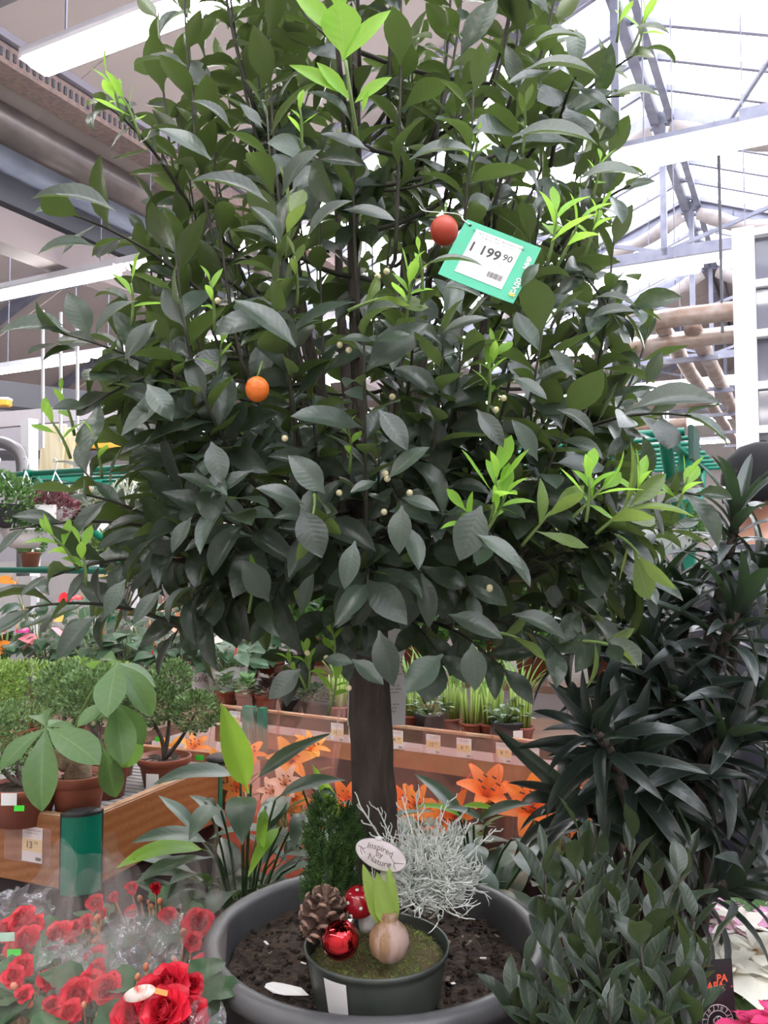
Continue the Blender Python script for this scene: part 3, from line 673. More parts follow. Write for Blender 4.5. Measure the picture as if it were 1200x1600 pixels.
def oneleaf(base, tip, Y, up, kind=2, m='young', Y2=None, wide=1.0):
    a, b = at(*base, Y), at(*tip, Y2 or Y); T_ = {'young': YM, 'olive': OM}[m]
    leaf_objs('young_leaf', T_, [(kind, mat4(a, b - a, V(up), (b - a).length, wide))], None, tree, 'bright green young leaf' if m == 'young' else 'olive half-grown leaf')
# the big pale shoot at the top centre, leaf by leaf
stem = [at(560, 225, .93), at(548, 150, .9), at(540, 95, .9)]
obj('young_twig', MB().tube(smooth_path(stem, 6), .0022, 5), M_['gtwig'], tree)
for b, t, w in (((538, 95), (530, 2), 1.75), ((537, 92), (610, 12), .9), ((530, 60), (455, -20), 1.0), ((532, 30), (528, -40), 1.2), ((545, 150), (452, 98), .8), ((545, 155), (495, 95), .95), ((555, 160), (612, 118), 1.0), ((566, 175), (576, 140), .8)):
    oneleaf(b, t, .88, (0, -1, .25), 2 if w > 1 else 0, 'young', .87, w)
for args in ((190, 150, 1.02, -.5, -1, .04, 6), (168, 118, 1.02, -.3, -1, .035, 4), (468, 165, .98, 0, -1, .028, 5), (745, 215, 1.0, .2, -1, .025, 4), (870, 335, .9, .2, -1, .055, 5), (905, 345, .92, .6, -1, .05, 4), (935, 330, 1.0, .3, -1, .03, 5),
             (938, 250, 1.1, .2, -1, .03, 4), (1010, 15, 1.15, .2, -1, .04, 6), (968, 2, 1.15, 0, -1, .03, 3), (640, 425, .88, .1, -1, .034, 7), (655, 395, .88, -.1, -1, .02, 4), (328, 440, .92, 0, -1, .03, 4), (205, 442, 1.0, .1, -1, .04, 3),
             (775, 745, .9, .1, -1, .05, 7), (790, 775, .9, .5, -.8, .045, 5), (920, 745, .92, 0, -1, .04, 6), (945, 760, .92, .8, -.6, .045, 5), (1000, 745, .95, .1, -1, .04, 5), (1075, 745, .95, .3, -1, .04, 5), (78, 655, 1.0, -.5, -1, .04, 4),
             (95, 615, 1.02, -.2, -1, .03, 3), (145, 680, 1.0, -.1, -1, .035, 3), (80, 835, .97, -.6, -.8, .035, 5), (125, 850, .97, 0, -1, .035, 4), (480, 1020, 1.05, 0, -1, .026, 6), (520, 985, 1.05, 0, -1, .026, 5), (450, 1030, 1.05, -.5, -.8, .025, 4), (525, 1060, 1.05, .3, -1, .03, 5),
             (545, 670, .95, 0, -1, .022, 4), (775, 540, .95, .3, -1, .035, 5), (765, 575, .95, 0, -1, .03, 4), (345, 540, 1.0, .3, -1, .025, 3), (395, 895, 1.0, .2, -1, .03, 4), (730, 800, .92, -.4, -.7, .04, 4)):
    young(*args)
for args in ((450, 320, .9, .1, -1, .05, 3, True), (487, 812, .9, 0, .8, .05, 3, True), (600, 465, .89, 1, 0, .055, 3, True), (460, 400, .91, 0, -1, .035, 4, True), (860, 800, .93, .5, -.5, .06, 4, True), (985, 790, .93, .8, -.5, .07, 5, True), (1000, 870, .95, .5, 1, .07, 3, True), (960, 1010, 1.0, .8, .3, .05, 4, True), (815, 1000, 1.0, .8, .4, .05, 3, True), (820, 170, 1.0, 0, -1, .04, 4, True)):
    young(*args)
# fruits and buds
def fruit(px, py, Y, r, m, lab):
    c = at(px, py, Y); f = obj('fruit', MB().ball(c, r, 20, 14, (1, 1, 1.08)), m, tree, label=lab)
    obj('fruit_stalk', MB().tube([c + V((0, 0, r * 1.05)), c + V((.004, .01, r * 1.05 + .02))], .0014, 5), M_['gtwig'], f)
fruit(402, 608, .93, .0135, M_['orange_rind'], 'small round orange fruit'); fruit(694, 360, .95, .0165, M_['red_rind'], 'red-orange fruit half hidden by the tag')
bm_ = MB().ball((0, 0, 0), .0038, 8, 6).mesh('bud'); bm_.materials.append(M_['bud'])
for px, py, Y in ((531, 539, .93), (545, 547, .93), (604, 424, .92), (735, 452, .92), (602, 740, .93), (605, 748, .93), (613, 620, .95), (787, 622, .95), (775, 640, .95), (530, 770, .95), (600, 800, .94), (765, 918, .95), (480, 1020, 1.04), (510, 1028, 1.04), (545, 1075, 1.04), (445, 685, .94), (340, 470, .95), (590, 432, .92), (765, 920, .95), (640, 770, .93)):
    o = bpy.data.objects.new('flower_bud', bm_); COL.objects.link(o); o.parent = tree; o.location = at(px, py, Y) - TC
# ------------------------------------------------------------------ green price tag hanging in the crown
TY = .83
c0 = at(765, 408, TY); tx = (at(848, 378, TY - .008) - at(727, 332, TY + .006)).normalized(); ty = (at(727, 332, TY + .01) - at(683, 430, TY - .004)); ty = (ty - tx * ty.dot(tx)).normalized(); tn = tx.cross(ty)
tagm = mat('green_tag_card', (.03, .36, .2), .45, 0, (.045, .42, .25), 10)
ht = thing('price_tag', 'green square price tag reading 1 199 90, hung in the tree crown', 'price tag', c0)
w_, h_ = .0845, .0705
hole = c0 + tx * (-w_ / 2 + .0065) + ty * (h_ / 2 - .0055)
def card_with_hole(c, X, Y, w, h, th, hx, hy, hr, cr_=.004):
    """Card with rounded corners and a punched hole, built as a ring of strips round the hole."""
    n = 40; outer = []; inner = []
    for k in range(n):
        a = 2 * PI * k / n; dx, dy = math.cos(a), math.sin(a)
        tx_ = ((w / 2 - hx) / dx if dx > 1e-6 else ((-w / 2 - hx) / dx if dx < -1e-6 else 9)); ty_ = ((h / 2 - hy) / dy if dy > 1e-6 else ((-h / 2 - hy) / dy if dy < -1e-6 else 9))
        t = min(tx_, ty_); outer.append((hx + dx * t, hy + dy * t)); inner.append((hx + dx * hr, hy + dy * hr))
    for cxn, cyn in ((w / 2, h / 2), (-w / 2, h / 2), (-w / 2, -h / 2), (w / 2, -h / 2)):
        k = min(range(n), key=lambda i: (outer[i][0] - cxn) ** 2 + (outer[i][1] - cyn) ** 2); outer[k] = (cxn * .985, cyn * .985)
    Z = X.cross(Y); mb = MB(); v = []
    for zz in (-th / 2, th / 2):
        v += [c + X * x + Y * y + Z * zz for x, y in outer] + [c + X * x + Y * y + Z * zz for x, y in inner]
    f = []
    for k in range(n):
        j = (k + 1) % n
        f += [(2 * n + k, 2 * n + j, 3 * n + j, 3 * n + k), (k, n + k, n + j, j), (k, j, 2 * n + j, 2 * n + k), (n + k, 3 * n + k, 3 * n + j, n + j)]
    return mb.add(v, f)
obj('card', card_with_hole(c0, tx, ty, w_, h_, .0009, -w_ / 2 + .0065, h_ / 2 - .0055, .0016), tagm, ht, flat=True)
lc_ = c0 + tx * (-.0015) + ty * (.0015)
lx = tx; lw, lh = .052, .0535
obj('label', MB().box(lc_ + tn * .0008, (lw, lh, .0004), (tx, ty, tn)), M_['paper'], ht, flat=True)
ink = MB()
Lp = lambda x, y: lc_ + tx * (x * lw) + ty * (y * lh) + tn * .0006
lay(ink, 'pname', Lp(0, .44), tx, ty, .0029); lay(ink, 'pname2', Lp(0, .37), tx, ty, .0029)
lay(ink, 'p1199', Lp(-.15, .11), tx, ty, .0155); lay(ink, 'p90', Lp(.33, .14), tx, ty, .0105); lay(ink, 'sht', Lp(.27, -.04), tx, ty, .003)
for k in range(7): ink.box(Lp(.2 + .03 * k, .025) + tn * .0006, (.001, .0002, .0001), (tx, ty, tn))
br_ = random.Random(8); x = .1
while x < .42:
    w = br_.choice((.006, .006, .011, .016)); ink.box(Lp(x + w / 2, -.3) + tn * .0006, (w * lw, .0065, .0001), (tx, ty, tn)); x += w + br_.choice((.007, .011))
obj('print', ink, M_['ink'], ht, flat=True)
wt = MB(); lay(wt, 'mir', c0 + tx * (w_ / 2 - .0058) + ty * (.013), ty, -tx, .0066, .0012); lay(wt, 'sado', c0 + tx * (w_ / 2 - .0058) + ty * (-.016), ty, -tx, .0066, .0012)
obj('white_lettering', wt, M_['paper'], ht, flat=True)
lg = MB(); e0 = c0 + tx * (w_ / 2 - .0058) - ty * .0285 + tn * .0012
for k in range(3):
    a = PI / 2 + (k - 1) * .9; d = ty * math.sin(a) * 1 + tx * math.cos(a); q = ty * math.cos(a) - tx * math.sin(a)
    lg.add([e0, e0 + d * .003 + q * .0012, e0 + d * .005, e0 + d * .003 - q * .0012], [(0, 1, 2, 3)])
obj('yellow_leaf_emblem', lg, mat('yellow_emblem', (.75, .55, .08), .6), ht, flat=True)
obj('string', MB().tube(smooth_path([hole + tn * .002, hole - tx * .008 + ty * .003, hole - tx * .02 + ty * .012 + V((0, .01, 0)), at(665, 330, .86), at(655, 322, .9)], 14), .0005, 5), M_['paper'], ht)
# leaves that overlap the tag
leaf_objs('leaf', tmesh([leaf_tpl(.3, 4, 8, .55, .75, -.2, 'ellip', .01, .06, seed=12)], M_['citrus']), [(0, mat4(at(663, 415, .8), at(752, 418, .785) - at(663, 415, .8) + V((0, 0, .012)), V((0, -.6, 1)), .058)), (0, mat4(at(842, 412, .81), V((-.5, -.1, -.6)), V((0, -1, .4)), .03, 1.5))], None, tree)
# care card behind the trunk
cc = at(590, 1056, 1.47); CX = V((1, 0, 0)); CY = V((.03, 0, 1)).normalized()
card = thing('care_card', 'white printed care card hanging behind the citrus trunk', 'card', cc)
cwid, chei = .102, .172
def hx_(t):      # waisted outline
    return cwid / 2 * (1 - .22 * math.exp(-((t - .62) / .12) ** 2) - (.35 if t > .9 else 0) * (t - .9) * 10)
obj('card', MB().grid(lambda a, b: cc + CX * ((2 * a - 1) * hx_(b)) + CY * ((b - .5) * chei), 2, 30), M_['paper'], card, flat=True)
pr = MB()
for k, y in (('care1', -.06), ('care2', -.095), ('care3', -.13), ('care4', -.165), ('care5', -.285), ('care6', -.32), ('care7', -.355), ('care2', .05), ('care3', .02)):
    lay(pr, k, cc + CX * .021 + CY * (y * chei) - V((0, .001, 0)), CX, CY, .0052); lay(pr, k, cc - CX * .026 + CY * (y * chei) - V((0, .001, 0)), CX, CY, .0052)
lay(pr, 'DK', cc - CX * .043 + CY * (-.235 * chei) - V((0, .001, 0)), CX, CY, .006)
obj('print', pr, M_['inkb'], card, flat=True)
obj('string', MB().tube([cc + CY * .085, cc + CY * .13 + V((-.02, -.03, 0)), cc + CY * .2 + V((-.02, -.05, .02))], .0006, 5), M_['paper'], card)
# ------------------------------------------------------------------ the small planted pot standing in the big one
GC = V((-.0105, 1.235, .852)); GR, GZ = .1055, .938
M_['gpot'] = mat('grey_green_pot', (.045, .055, .048), .42, 0, (.075, .085, .075), 14, 6, bump=.05)
M_['moss'] = mat('moss', (.09, .11, .03), .95, 0, (.13, .09, .05), 25, 6, bump=.8, bscale=90)
M_['mossf'] = mat('moss_fibre', (.22, .28, .06), .8, rvar=.5)
M_['dryf'] = mat('dry_moss_fibre', (.2, .15, .1), .8, rvar=.5)
gp = thing('planter_pot', 'grey-green plastic pot holding the bulb, moss and ornaments', 'plant pot', GC)
obj('pot', MB().lathe([(.001, .852), (.088, .852), (.09, .856), (.1, .92), (.1015, .927), (.1045, .93), (.1062, .935), (.105, .9385), (.102, .937), (.099, .92), (.097, .91), (.001, .91)], (GC.x, GC.y, 0), 56), M_['gpot'], gp)
def moss_h(x, y):
    r = math.hypot(x - GC.x, y - GC.y) / .1
    return .912 + .02 * (1 - r * r) + .009 * noise.noise(V((x * 30, y * 30, 2))) + max(0, 1 - ((x - GC.x - .055) ** 2 + (y - GC.y - .01) ** 2) / .0022) * .022
obj('moss_bed', MB().grid(lambda a, b: (lambda x, y: V((x, y, moss_h(x, y))))(GC.x + .0985 * b * math.cos(2 * PI * a), GC.y + .0985 * b * math.sin(2 * PI * a)), 64, 20), M_['moss'], gp)
mr = random.Random(4)
for nm, mm, cnt, sel in (('moss', 'mossf', 2600, 0), ('dry_moss', 'dryf', 1300, 1)):
    mb = MB()
    while cnt:
        a, q = mr.uniform(0, 2 * PI), .0875 * math.sqrt(mr.random()); x, y = GC.x + q * math.cos(a), GC.y + q * math.sin(a)
        if sel and x < GC.x + .03 and mr.random() < .6: continue
        z = moss_h(x, y); d = V((mr.uniform(-1, 1), mr.uniform(-1, 1), mr.uniform(.1, 1.2))).normalized(); L_ = mr.uniform(.005, .013); w = d.orthogonal().normalized() * .0006
        p = V((x, y, z - .001)); mb.add([p - w, p + w, p + d * L_ * .6 + w * .7 + V((0, 0, -.001)), p + d * L_ + V((0, 0, -.002))], [(0, 1, 2, 3)]); cnt -= 1
    obj(nm, mb, M_[mm], gp, kind='stuff')
sa = math.radians(238)
lbm = MB().grid(lambda a, b: V((GC.x + (.0925 + .011 * b + .0008) * math.cos(sa - .2 + .36 * a), GC.y + (.0925 + .011 * b + .0008) * math.sin(sa - .2 + .36 * a), .868 + .058 * b)), 8, 2)
obj('label', lbm, M_['paper'], gp)
# hyacinth
hc = at(608, 1470, 1.165); hb = thing('hyacinth', 'hyacinth bulb with pale green shoot at the front of the grey pot', 'hyacinth', hc - V((0, 0, .025)))
bulbm = mat('hyacinth_bulb', (.30, .175, .095), .6, 0, (.45, .32, .28), 38, 6, bump=.6, bscale=110, stretch=(1, 1, .22), lo=.45, hi=.6)
obj('bulb', MB().lathe([(.001, -.026), (.014, -.025), (.024, -.015), (.0275, -.001), (.0265, .01), (.021, .019), (.0135, .0255), (.01, .032), (.0095, .038)], hc, 30, fn=lambda a, j: 1 + .025 * math.sin(a * 9 + j)), bulbm, hb)
husk = MB()
for k in range(10):
    a = k * .63; d = V((math.cos(a), math.sin(a), 0)); p = hc + d * .0115 + V((0, 0, .028)); husk.add([p - d.cross(V((0, 0, 1))) * .004, p + d.cross(V((0, 0, 1))) * .004, p + d * mr.uniform(0, .004) + V((0, 0, mr.uniform(.008, .016)))], [(0, 1, 2)])
obj('husk', husk, mat('papery_husk', (.5, .33, .18), .6, rvar=.3), hb)
hl = leafmat('hyacinth_leaf', (.3, .42, .1), (.36, .5, .14), .35, .3, (.5, .75, .15), .12, None, side=0)
for k, (bx, tipx, tipy, w) in enumerate(((597, 567, 1350, .022), (606, 589, 1362, .026), (614, 608, 1358, .022), (602, 578, 1380, .02))):
    a, b = at(bx, 1448, 1.168 - .004 * (k == 1)), at(tipx, tipy, 1.165 - .012 * (k == 1) + .01 * (k == 3)); L_ = (b - a).length
    tp = leaf_tpl(w / L_, 6, 10, -.0, -.12 if k < 2 else .05, .06, 'strap', 0, 0, curl=-.45, seed=k)
    me = tp.mesh('leaf'); o = leaf_objs('leaf', [me], [(0, mat4(a, b - a, V((0, -1, .3)), L_))], None, hb); me.materials.append(hl)
# red ball
bc = at(532, 1469, 1.165)
ball = thing('bauble', 'shiny red glass bauble at the front of the grey pot', 'bauble', bc - V((0, 0, .0255)))
obj('ball', MB().ball(bc, .0262, 40, 24), mat('red_mirror_glass', (.62, .012, .02), .06, 1.0, coat=.6), ball)
nk = V((.4, .55, .6)).normalized(); bx_ = nk.orthogonal().normalized()
obj('cap', MB().lathe([(.006, .024), (.006, .031), (.004, .032), (.001, .032)], bc, 12, (bx_, nk.cross(bx_), nk)), mat('silver_cap', (.7, .68, .65), .25, 1), ball)
# pine cone
pc = at(505, 1432, 1.2); cone = thing('pine_cone', 'brown open pine cone behind the red bauble', 'pine cone', pc - V((0, 0, .035)))
pax = V((.12, -.28, 1)).normalized(); px_ = pax.orthogonal().normalized(); py_ = pax.cross(px_)
scm = mat('cone_scale', (.09, .048, .034), .7, 0, (.16, .1, .075), 40, rvar=.25); stip = mat('cone_scale_tip', (.3, .19, .14), .75, rvar=.3)
obj('core', MB().lathe([(.001, -.035), (.011, -.028), (.013, 0), (.008, .028), (.001, .036)], pc, 10, (px_, py_, pax)), scm, cone)
sc_mb = MB(); sc_mb.grid(lambda a, b: V(((a - .5) * (.006 + .014 * b ** .8) * (1 if b < .9 else .8), b * .021, .004 * b * b - .004 * (2 * a - 1) ** 2 * b)), 4, 4)
bk = len(sc_mb.v); sc_mb.v += [(x * .9, y * .97, z - .0022) for x, y, z in sc_mb.v]; sc_mb.f += [tuple(i + bk for i in reversed(f)) for f in sc_mb.f[:16]]
for i in range(4): sc_mb.f.append((20 + i, 21 + i, bk + 21 + i, bk + 20 + i))
for j in range(4): sc_mb.f += [(j * 5, j * 5 + 5, bk + j * 5 + 5, bk + j * 5), (j * 5 + 4, bk + j * 5 + 4, bk + j * 5 + 9, j * 5 + 9)]
sme = sc_mb.mesh('scale'); sme.materials.append(scm)
tpm = MB().ball((0, .0205, .003), .0042, 8, 5, (1.55, .5, .62)).mesh('scale_tip'); tpm.materials.append(stip)
for i in range(40):
    t = i / 39; a = i * 2.39996; zz = -.028 + .06 * t; rr = .010 * math.sin(PI * (.15 + .8 * t)) + .001
    d = px_ * math.cos(a) + py_ * math.sin(a); s = (.55 + .62 * math.sin(PI * (.12 + .8 * t))) * .98
    el = -.3 + 1.0 * t
    M = mat4(pc + pax * zz + d * rr, d * math.cos(el) + pax * math.sin(el), pax * math.cos(el) - d * math.sin(el), s)
    leaf_objs('scale', [sme], [(0, M)], None, cone); leaf_objs('scale_tip', [tpm], [(0, M)], None, cone)
# toadstool ornament
mc = at(560, 1412, 1.225); mush = thing('toadstool_ornament', 'red toadstool ornament with white spots behind the hyacinth shoot', 'ornament', mc - V((0, 0, .04)))
mx = V((.05, -.35, 1)).normalized(); m1 = mx.orthogonal().normalized(); m2 = mx.cross(m1); Rm = .0235
obj('cap', MB().lathe([(.001, .026), (.008, .0248), (.015, .021), (.0205, .014), (.0235, .004), (.0238, -.004), (.021, -.009), (.012, -.011), (.001, -.011)], mc, 34, (m1, m2, mx)), mat('red_glazed_cap', (.38, .008, .018), .12, coat=.7), mush)
wm = mat('white_glaze', (.75, .74, .72), .4)
for px, py in ((558, 1390), (543, 1411), (564, 1420), (548, 1432), (574, 1398), (555, 1408)):
    v = (at(px, py, 1.2) - V((0, 0, EYE))); ctr = mc - V((0, 0, EYE)); dd = v.normalized()
    b_ = dd.dot(ctr); disc = b_ * b_ - (ctr.length_squared - .0262 ** 2)
    if disc < 0: continue
    p = V((0, 0, EYE)) + dd * (b_ - math.sqrt(disc)); nn = (p - mc).normalized(); q = nn.orthogonal().normalized()
    if (px, py) == (555, 1408): continue
    obj('spot', MB().lathe([(.0001, .0008), (.0022, .0004), (.0028, -.001)], p, 12, (q, nn.cross(q), nn)), wm, mush)
obj('stem', MB().lathe([(.012, -.04), (.0125, -.03), (.0105, -.015), (.0095, -.008)], mc + V((.008, 0, 0)), 20, (V((1, 0, 0)), V((0, 1, 0)), V((-.15, -.15, 1)).normalized()), fn=lambda a, j: 1 + .05 * math.sin(6 * a)), wm, mush)
# oval sign on a stake
sc_ = at(595, 1336, 1.185); SX = (at(632, 1352, 1.18) - at(558, 1322, 1.19)).normalized(); SY = V((.25, .18, 1)); SY = (SY - SX * SY.dot(SX)).normalized(); SN = SX.cross(SY)
sign = thing('plant_sign', 'oval white sign reading Inspired by Nature on a stake', 'sign', at(606, 1440, 1.19))
obj('plate', MB().lathe([(.001, -.002), (.97, -.002), (1.0, -.001), (1.0, .0012), (.955, .002), (.001, .0022)], sc_, 44, (SX * .037, SY * .0192, SN)), mat('whitewashed_plate', (.72, .66, .67), .6, 0, (.64, .57, .58), 60), sign)
rim = MB(); rim.tube([sc_ + SX * (.0366 * math.cos(k * PI / 24)) + SY * (.019 * math.sin(k * PI / 24)) for k in range(49)], .0010, 5); obj('rim', rim, mat('grey_lilac_rim', (.22, .18, .2), .6), sign)
sp = MB()
def arc_text(word, y, bow, size, x0):
    t = TX[word]; sp.add([sc_ + SX * (p[0] * size + x0) + SY * (p[1] * size + y - bow * (p[0] * size) ** 2) + SN * .0027 for p in t.v], t.f)
arc_text('insp', .0088, 9, .0118, -.003); arc_text('by', .0005, 0, .0110, -.002); arc_text('nat', -.0092, -9, .0118, .001)
obj('lettering', sp, M_['inkb'], sign, flat=True)
tw = MB()
for pts in (((.014, .002), (.019, -.001), (.022, -.0025), (.029, -.0005), (.034, .001)), ((.021, -.002), (.0225, -.007), (.026, -.010)), ((-.034, .001), (-.029, .001), (-.024, -.003), (-.021, -.005)), ((-.03, .001), (-.028, -.005), (-.025, -.008)), ((-.027, -.001), (-.023, .002))):
    tw.tube([sc_ + SX * a + SY * b + SN * .0026 for a, b in pts], .00035, 4)
obj('twig_drawing', tw, M_['inkb'], sign)
stk0, stk1 = at(597, 1358, 1.187), at(612, 1450, 1.2)
obj('stake', MB().bar(stk0 + V((-.001, .004, .02)), stk1, .009, .0025, V((0, -1, 0))), mat('pale_stake', (.7, .68, .68), .5), sign, flat=True)
obj('peg', MB().ball(at(592, 1310, 1.188), .0058, 10, 6, (1, .6, .6)), M_['white'], sign)
# dwarf conifer
cb = at(520, 1425, 1.29); con = thing('dwarf_conifer', 'small dense green dwarf conifer behind the pine cone', 'conifer', cb)
obj('stem', MB().tube([cb, cb + V((0, .0, .08)), cb + V((-.01, 0, .15))], [.004, .003, .0015], 6), M_['twig'], con)
conm = mat('conifer_spray', (.03, .09, .016), .6, 0, (.085, .19, .035), 30, rvar=.45, tr=.12)
def spray_mb(rng, n, base, fn_dir, ln, wd):
    mb = MB()
    for i in range(n):
        p, d = fn_dir(i)
        side = d.orthogonal().normalized(); side.rotate(Matrix.Rotation(rng.uniform(0, 6.28), 3, d))
        nrm = d.cross(side)
        for k in range(7):
            t = k / 6; s = (-1 if k % 2 else 1); q = p + d * (ln * t); e = q + (d * .75 + side * s * (.75 if k < 6 else 0)) .normalized() * ln * (.5 - .22 * t); w = nrm * 0 + (d - side * s).normalized() * wd
            mb.add([q - w * .5, e + nrm * wd * .4, q + w * .5, q + (e - q) * .4 + nrm * wd], [(0, 1, 3), (1, 2, 3)])
    return mb
cr2 = random.Random(9)
def cdir(i):
    h = cr2.random() ** .9 * .165; R_ = .044 * (1 - (h / .21) ** 2.2) * (.8 + .2 * math.sin(h * 70)); 
    if h > .12 and cr2.random() < .5: R_ *= .75
    a = cr2.uniform(0, 6.28); rr = R_ * (.35 + .65 * math.sqrt(cr2.random())); off = V((-.014 * h / .165, 0, 0)) if a > 2 else V((.018 * h / .165, 0, -.02 * h / .165))
    return cb + off + V((rr * math.cos(a), rr * math.sin(a), h)), V((math.cos(a) * .6, math.sin(a) * .6, .95 + cr2.uniform(-.2, .3))).normalized()
obj('foliage', spray_mb(cr2, 1500, cb, cdir, .016, .0022), conm, con, kind='stuff')
# silver cushion bush
ub = at(660, 1428, 1.285); cush = thing('cushion_bush', 'silvery wiry cushion bush at the back of the grey pot', 'cushion bush', ub)
ur = random.Random(14); wire = MB()
silver = mat('silver_twig', (.74, .78, .73), .6, 0, (.85, .88, .84), 40, rvar=.15)
def grow(p, d, ln, r, depth):
    n = 4 if depth < 2 else 3; pts = [p]
    for k in range(n):
        d = (d + V((ur.uniform(-.45, .45), ur.uniform(-.45, .45), ur.uniform(-.12, .4)))).normalized(); pts.append(pts[-1] + d * (ln / n))
    wire.tube(pts, [r * (1 - .35 * k / n) for k in range(n + 1)], 4)
    if depth >= 3: return
    for k in range(1, n + 1):
        for _ in range(2 if (depth in (0, 1) or k == n) else 1):
            if ur.random() < (.95 if depth < 2 else .75):
                x = d.orthogonal().normalized(); x.rotate(Matrix.Rotation(ur.uniform(0, 6.28), 3, d))
                grow(pts[k], (d * .62 + x * .8).normalized(), ln * ur.uniform(.58, .8), r * .86, depth + 1)
for k in range(12):
    a = k * 2.4; el = .5 + .75 * ur.random(); d = V((math.cos(a) * 1.0 + .12, math.sin(a) * .42, el)).normalized()
    grow(ub + V((ur.uniform(-.015, .015), ur.uniform(-.01, .01), 0)), d, ur.uniform(.04, .056) * (1.2 if d.z > .6 or abs(d.x) > .6 else 1), .0017, 0)
for px, py, Y in ((560, 1255, 1.27), (628, 1245, 1.28), (775, 1295, 1.26), (735, 1285, 1.26), (590, 1262, 1.3), (700, 1250, 1.3), (650, 1240, 1.3)):
    b = at(px, py, Y); a = ub.lerp(b, .45) + V((ur.uniform(-.01, .01), 0, .01)); d = (b - a).normalized()
    wire.tube([ub, a, b], [.0016, .0014, .001], 4)
    for k in range(9):
        q = a.lerp(b, k / 8.5); x = d.orthogonal().normalized(); x.rotate(Matrix.Rotation(ur.uniform(0, 6.28), 3, d)); e = q + (d * .7 + x * .6).normalized() * ur.uniform(.008, .02); wire.tube([q, e, e + d * .006], [.0011, .001, .0008], 4)
obj('wiry_stems', wire, silver, cush, kind='stuff')
# torn white paper on the soil
pp = at(452, 1532, 1.2275); pp.z = .872
tp_ = thing('torn_paper', 'torn scrap of white paper on the soil left of the grey pot', 'paper', pp)
pts = [(-.035, .012), (-.026, .021), (-.012, .018), (.0, .008), (.018, -.006), (.03, -.022), (.02, -.026), (-.005, -.017), (-.022, -.008), (-.036, .002)]
m_ = MB(); top = [pp + V((x, y, .003 * math.sin(x * 90) + .006)) for x, y in pts]; m_.add(top + [p - V((0, 0, .0008)) for p in top], [tuple(range(9, -1, -1)), tuple(range(10, 20))] + [(i, (i + 1) % 10, 10 + (i + 1) % 10, 10 + i) for i in range(10)])
obj('paper', m_, M_['paper'], tp_, flat=True)

# ------------------------------------------------------------------ bay laurel bush in front on the right
M_['bay'] = leafmat('bay_leaf', (.019, .031, .022), (.05, .072, .036), .4, .12, (.2, .3, .08), .35, (.12, .16, .08), .045, .5, 55, edge=(.09, .12, .07), mott=.3)
BT = [leaf_tpl(.36, 4, 9, .35, .25, -.1, 'lance', .04, .08, seed=21), leaf_tpl(.4, 4, 9, .2, .5, -.1, 'lance', .055, .08, seed=22), leaf_tpl(.33, 4, 9, .5, .1, -.05, 'lance', .05, .08, seed=23), leaf_tpl(.42, 4, 9, .3, .75, -.2, 'lance', .055, .08, seed=24)]
bc_ = V((.275, 1.0, .552)); bay = thing('bay_laurel', 'bushy dark green bay laurel at the lower right beside the black pot', 'laurel bush', bc_)
obj('pot', MB().lathe([(.001, 0), (.085, 0), (.105, .14), (.112, .142), (.112, .16), (.104, .162), (.1, .15), (.001, .15)], bc_, 32), M_['rubber'], bay)
br2 = random.Random(31); stems = MB(); bi = []
tips = [(850, 1340, 1.1), (905, 1300, 1.15), (990, 1310, 1.2), (1080, 1320, 1.2), (1060, 1370, 1.1), (960, 1390, 1.1), (900, 1360, 1.08), (890, 1420, 1.0), (1020, 1420, 1.05), (1085, 1440, 1.08), (860, 1490, .98), (930, 1480, .98), (1000, 1480, .98), (1070, 1500, 1.0), (1110, 1480, 1.05),
        (820, 1520, 1.0), (880, 1560, .94), (950, 1560, .93), (1040, 1570, .95), (1100, 1560, 1.0), (830, 1590, .98), (1000, 1600, .92), (900, 1620, .92), (1060, 1640, .95), (950, 1660, .92), (870, 1380, 1.2), (1020, 1350, 1.25), (940, 1330, 1.25), (800, 1560, 1.05), (1000, 1540, 1.02)]
for px, py, Y in tips:
    tip = at(px, py, Y); base = bc_ + V((br2.uniform(-.07, .07), br2.uniform(-.07, .07), .15)); c = V((base.x * .5 + tip.x * .5, base.y * .4 + tip.y * .6, base.z * .4 + tip.z * .6)) + V((0, 0, -.03))
    path = bez(base, c, tip, 10); stems.tube(path, [.0035 - .0022 * k / 10 for k in range(11)], 5)
    n = 15; ph = br2.uniform(0, 6)
    for k in range(n):
        t = .25 + .75 * k / (n - 1); i = min(int(t * 10), 9); p = path[i].lerp(path[i + 1], t * 10 - i); T = (path[i + 1] - path[i]).normalized(); T = (T * .5 + V((0, 0, .6))).normalized()
        ph += 2.4 + br2.uniform(-.3, .3); x = T.orthogonal().normalized(); y = T.cross(x); rd = x * math.cos(ph) + y * math.sin(ph)
        f = k / (n - 1); d = T * (.45 + .75 * f ** 2) + rd * (1 - .4 * f); up = T * .9 - rd * .35 + V((0, -.15, .3))
        bi.append((br2.randrange(4), mat4(p, d, up, br2.uniform(.052, .078) * (.8 if f > .9 else 1), br2.uniform(.9, 1.15))))
    p = path[-1]
obj('stems', stems, M_['twig'], bay, kind='stuff')
bi.sort(key=score); leaf_objs('leaf', tmesh(BT, M_['bay']), bi[:300], None, bay); obj('foliage', scatter(BT, bi[300:]), M_['bay'], bay, kind='stuff')

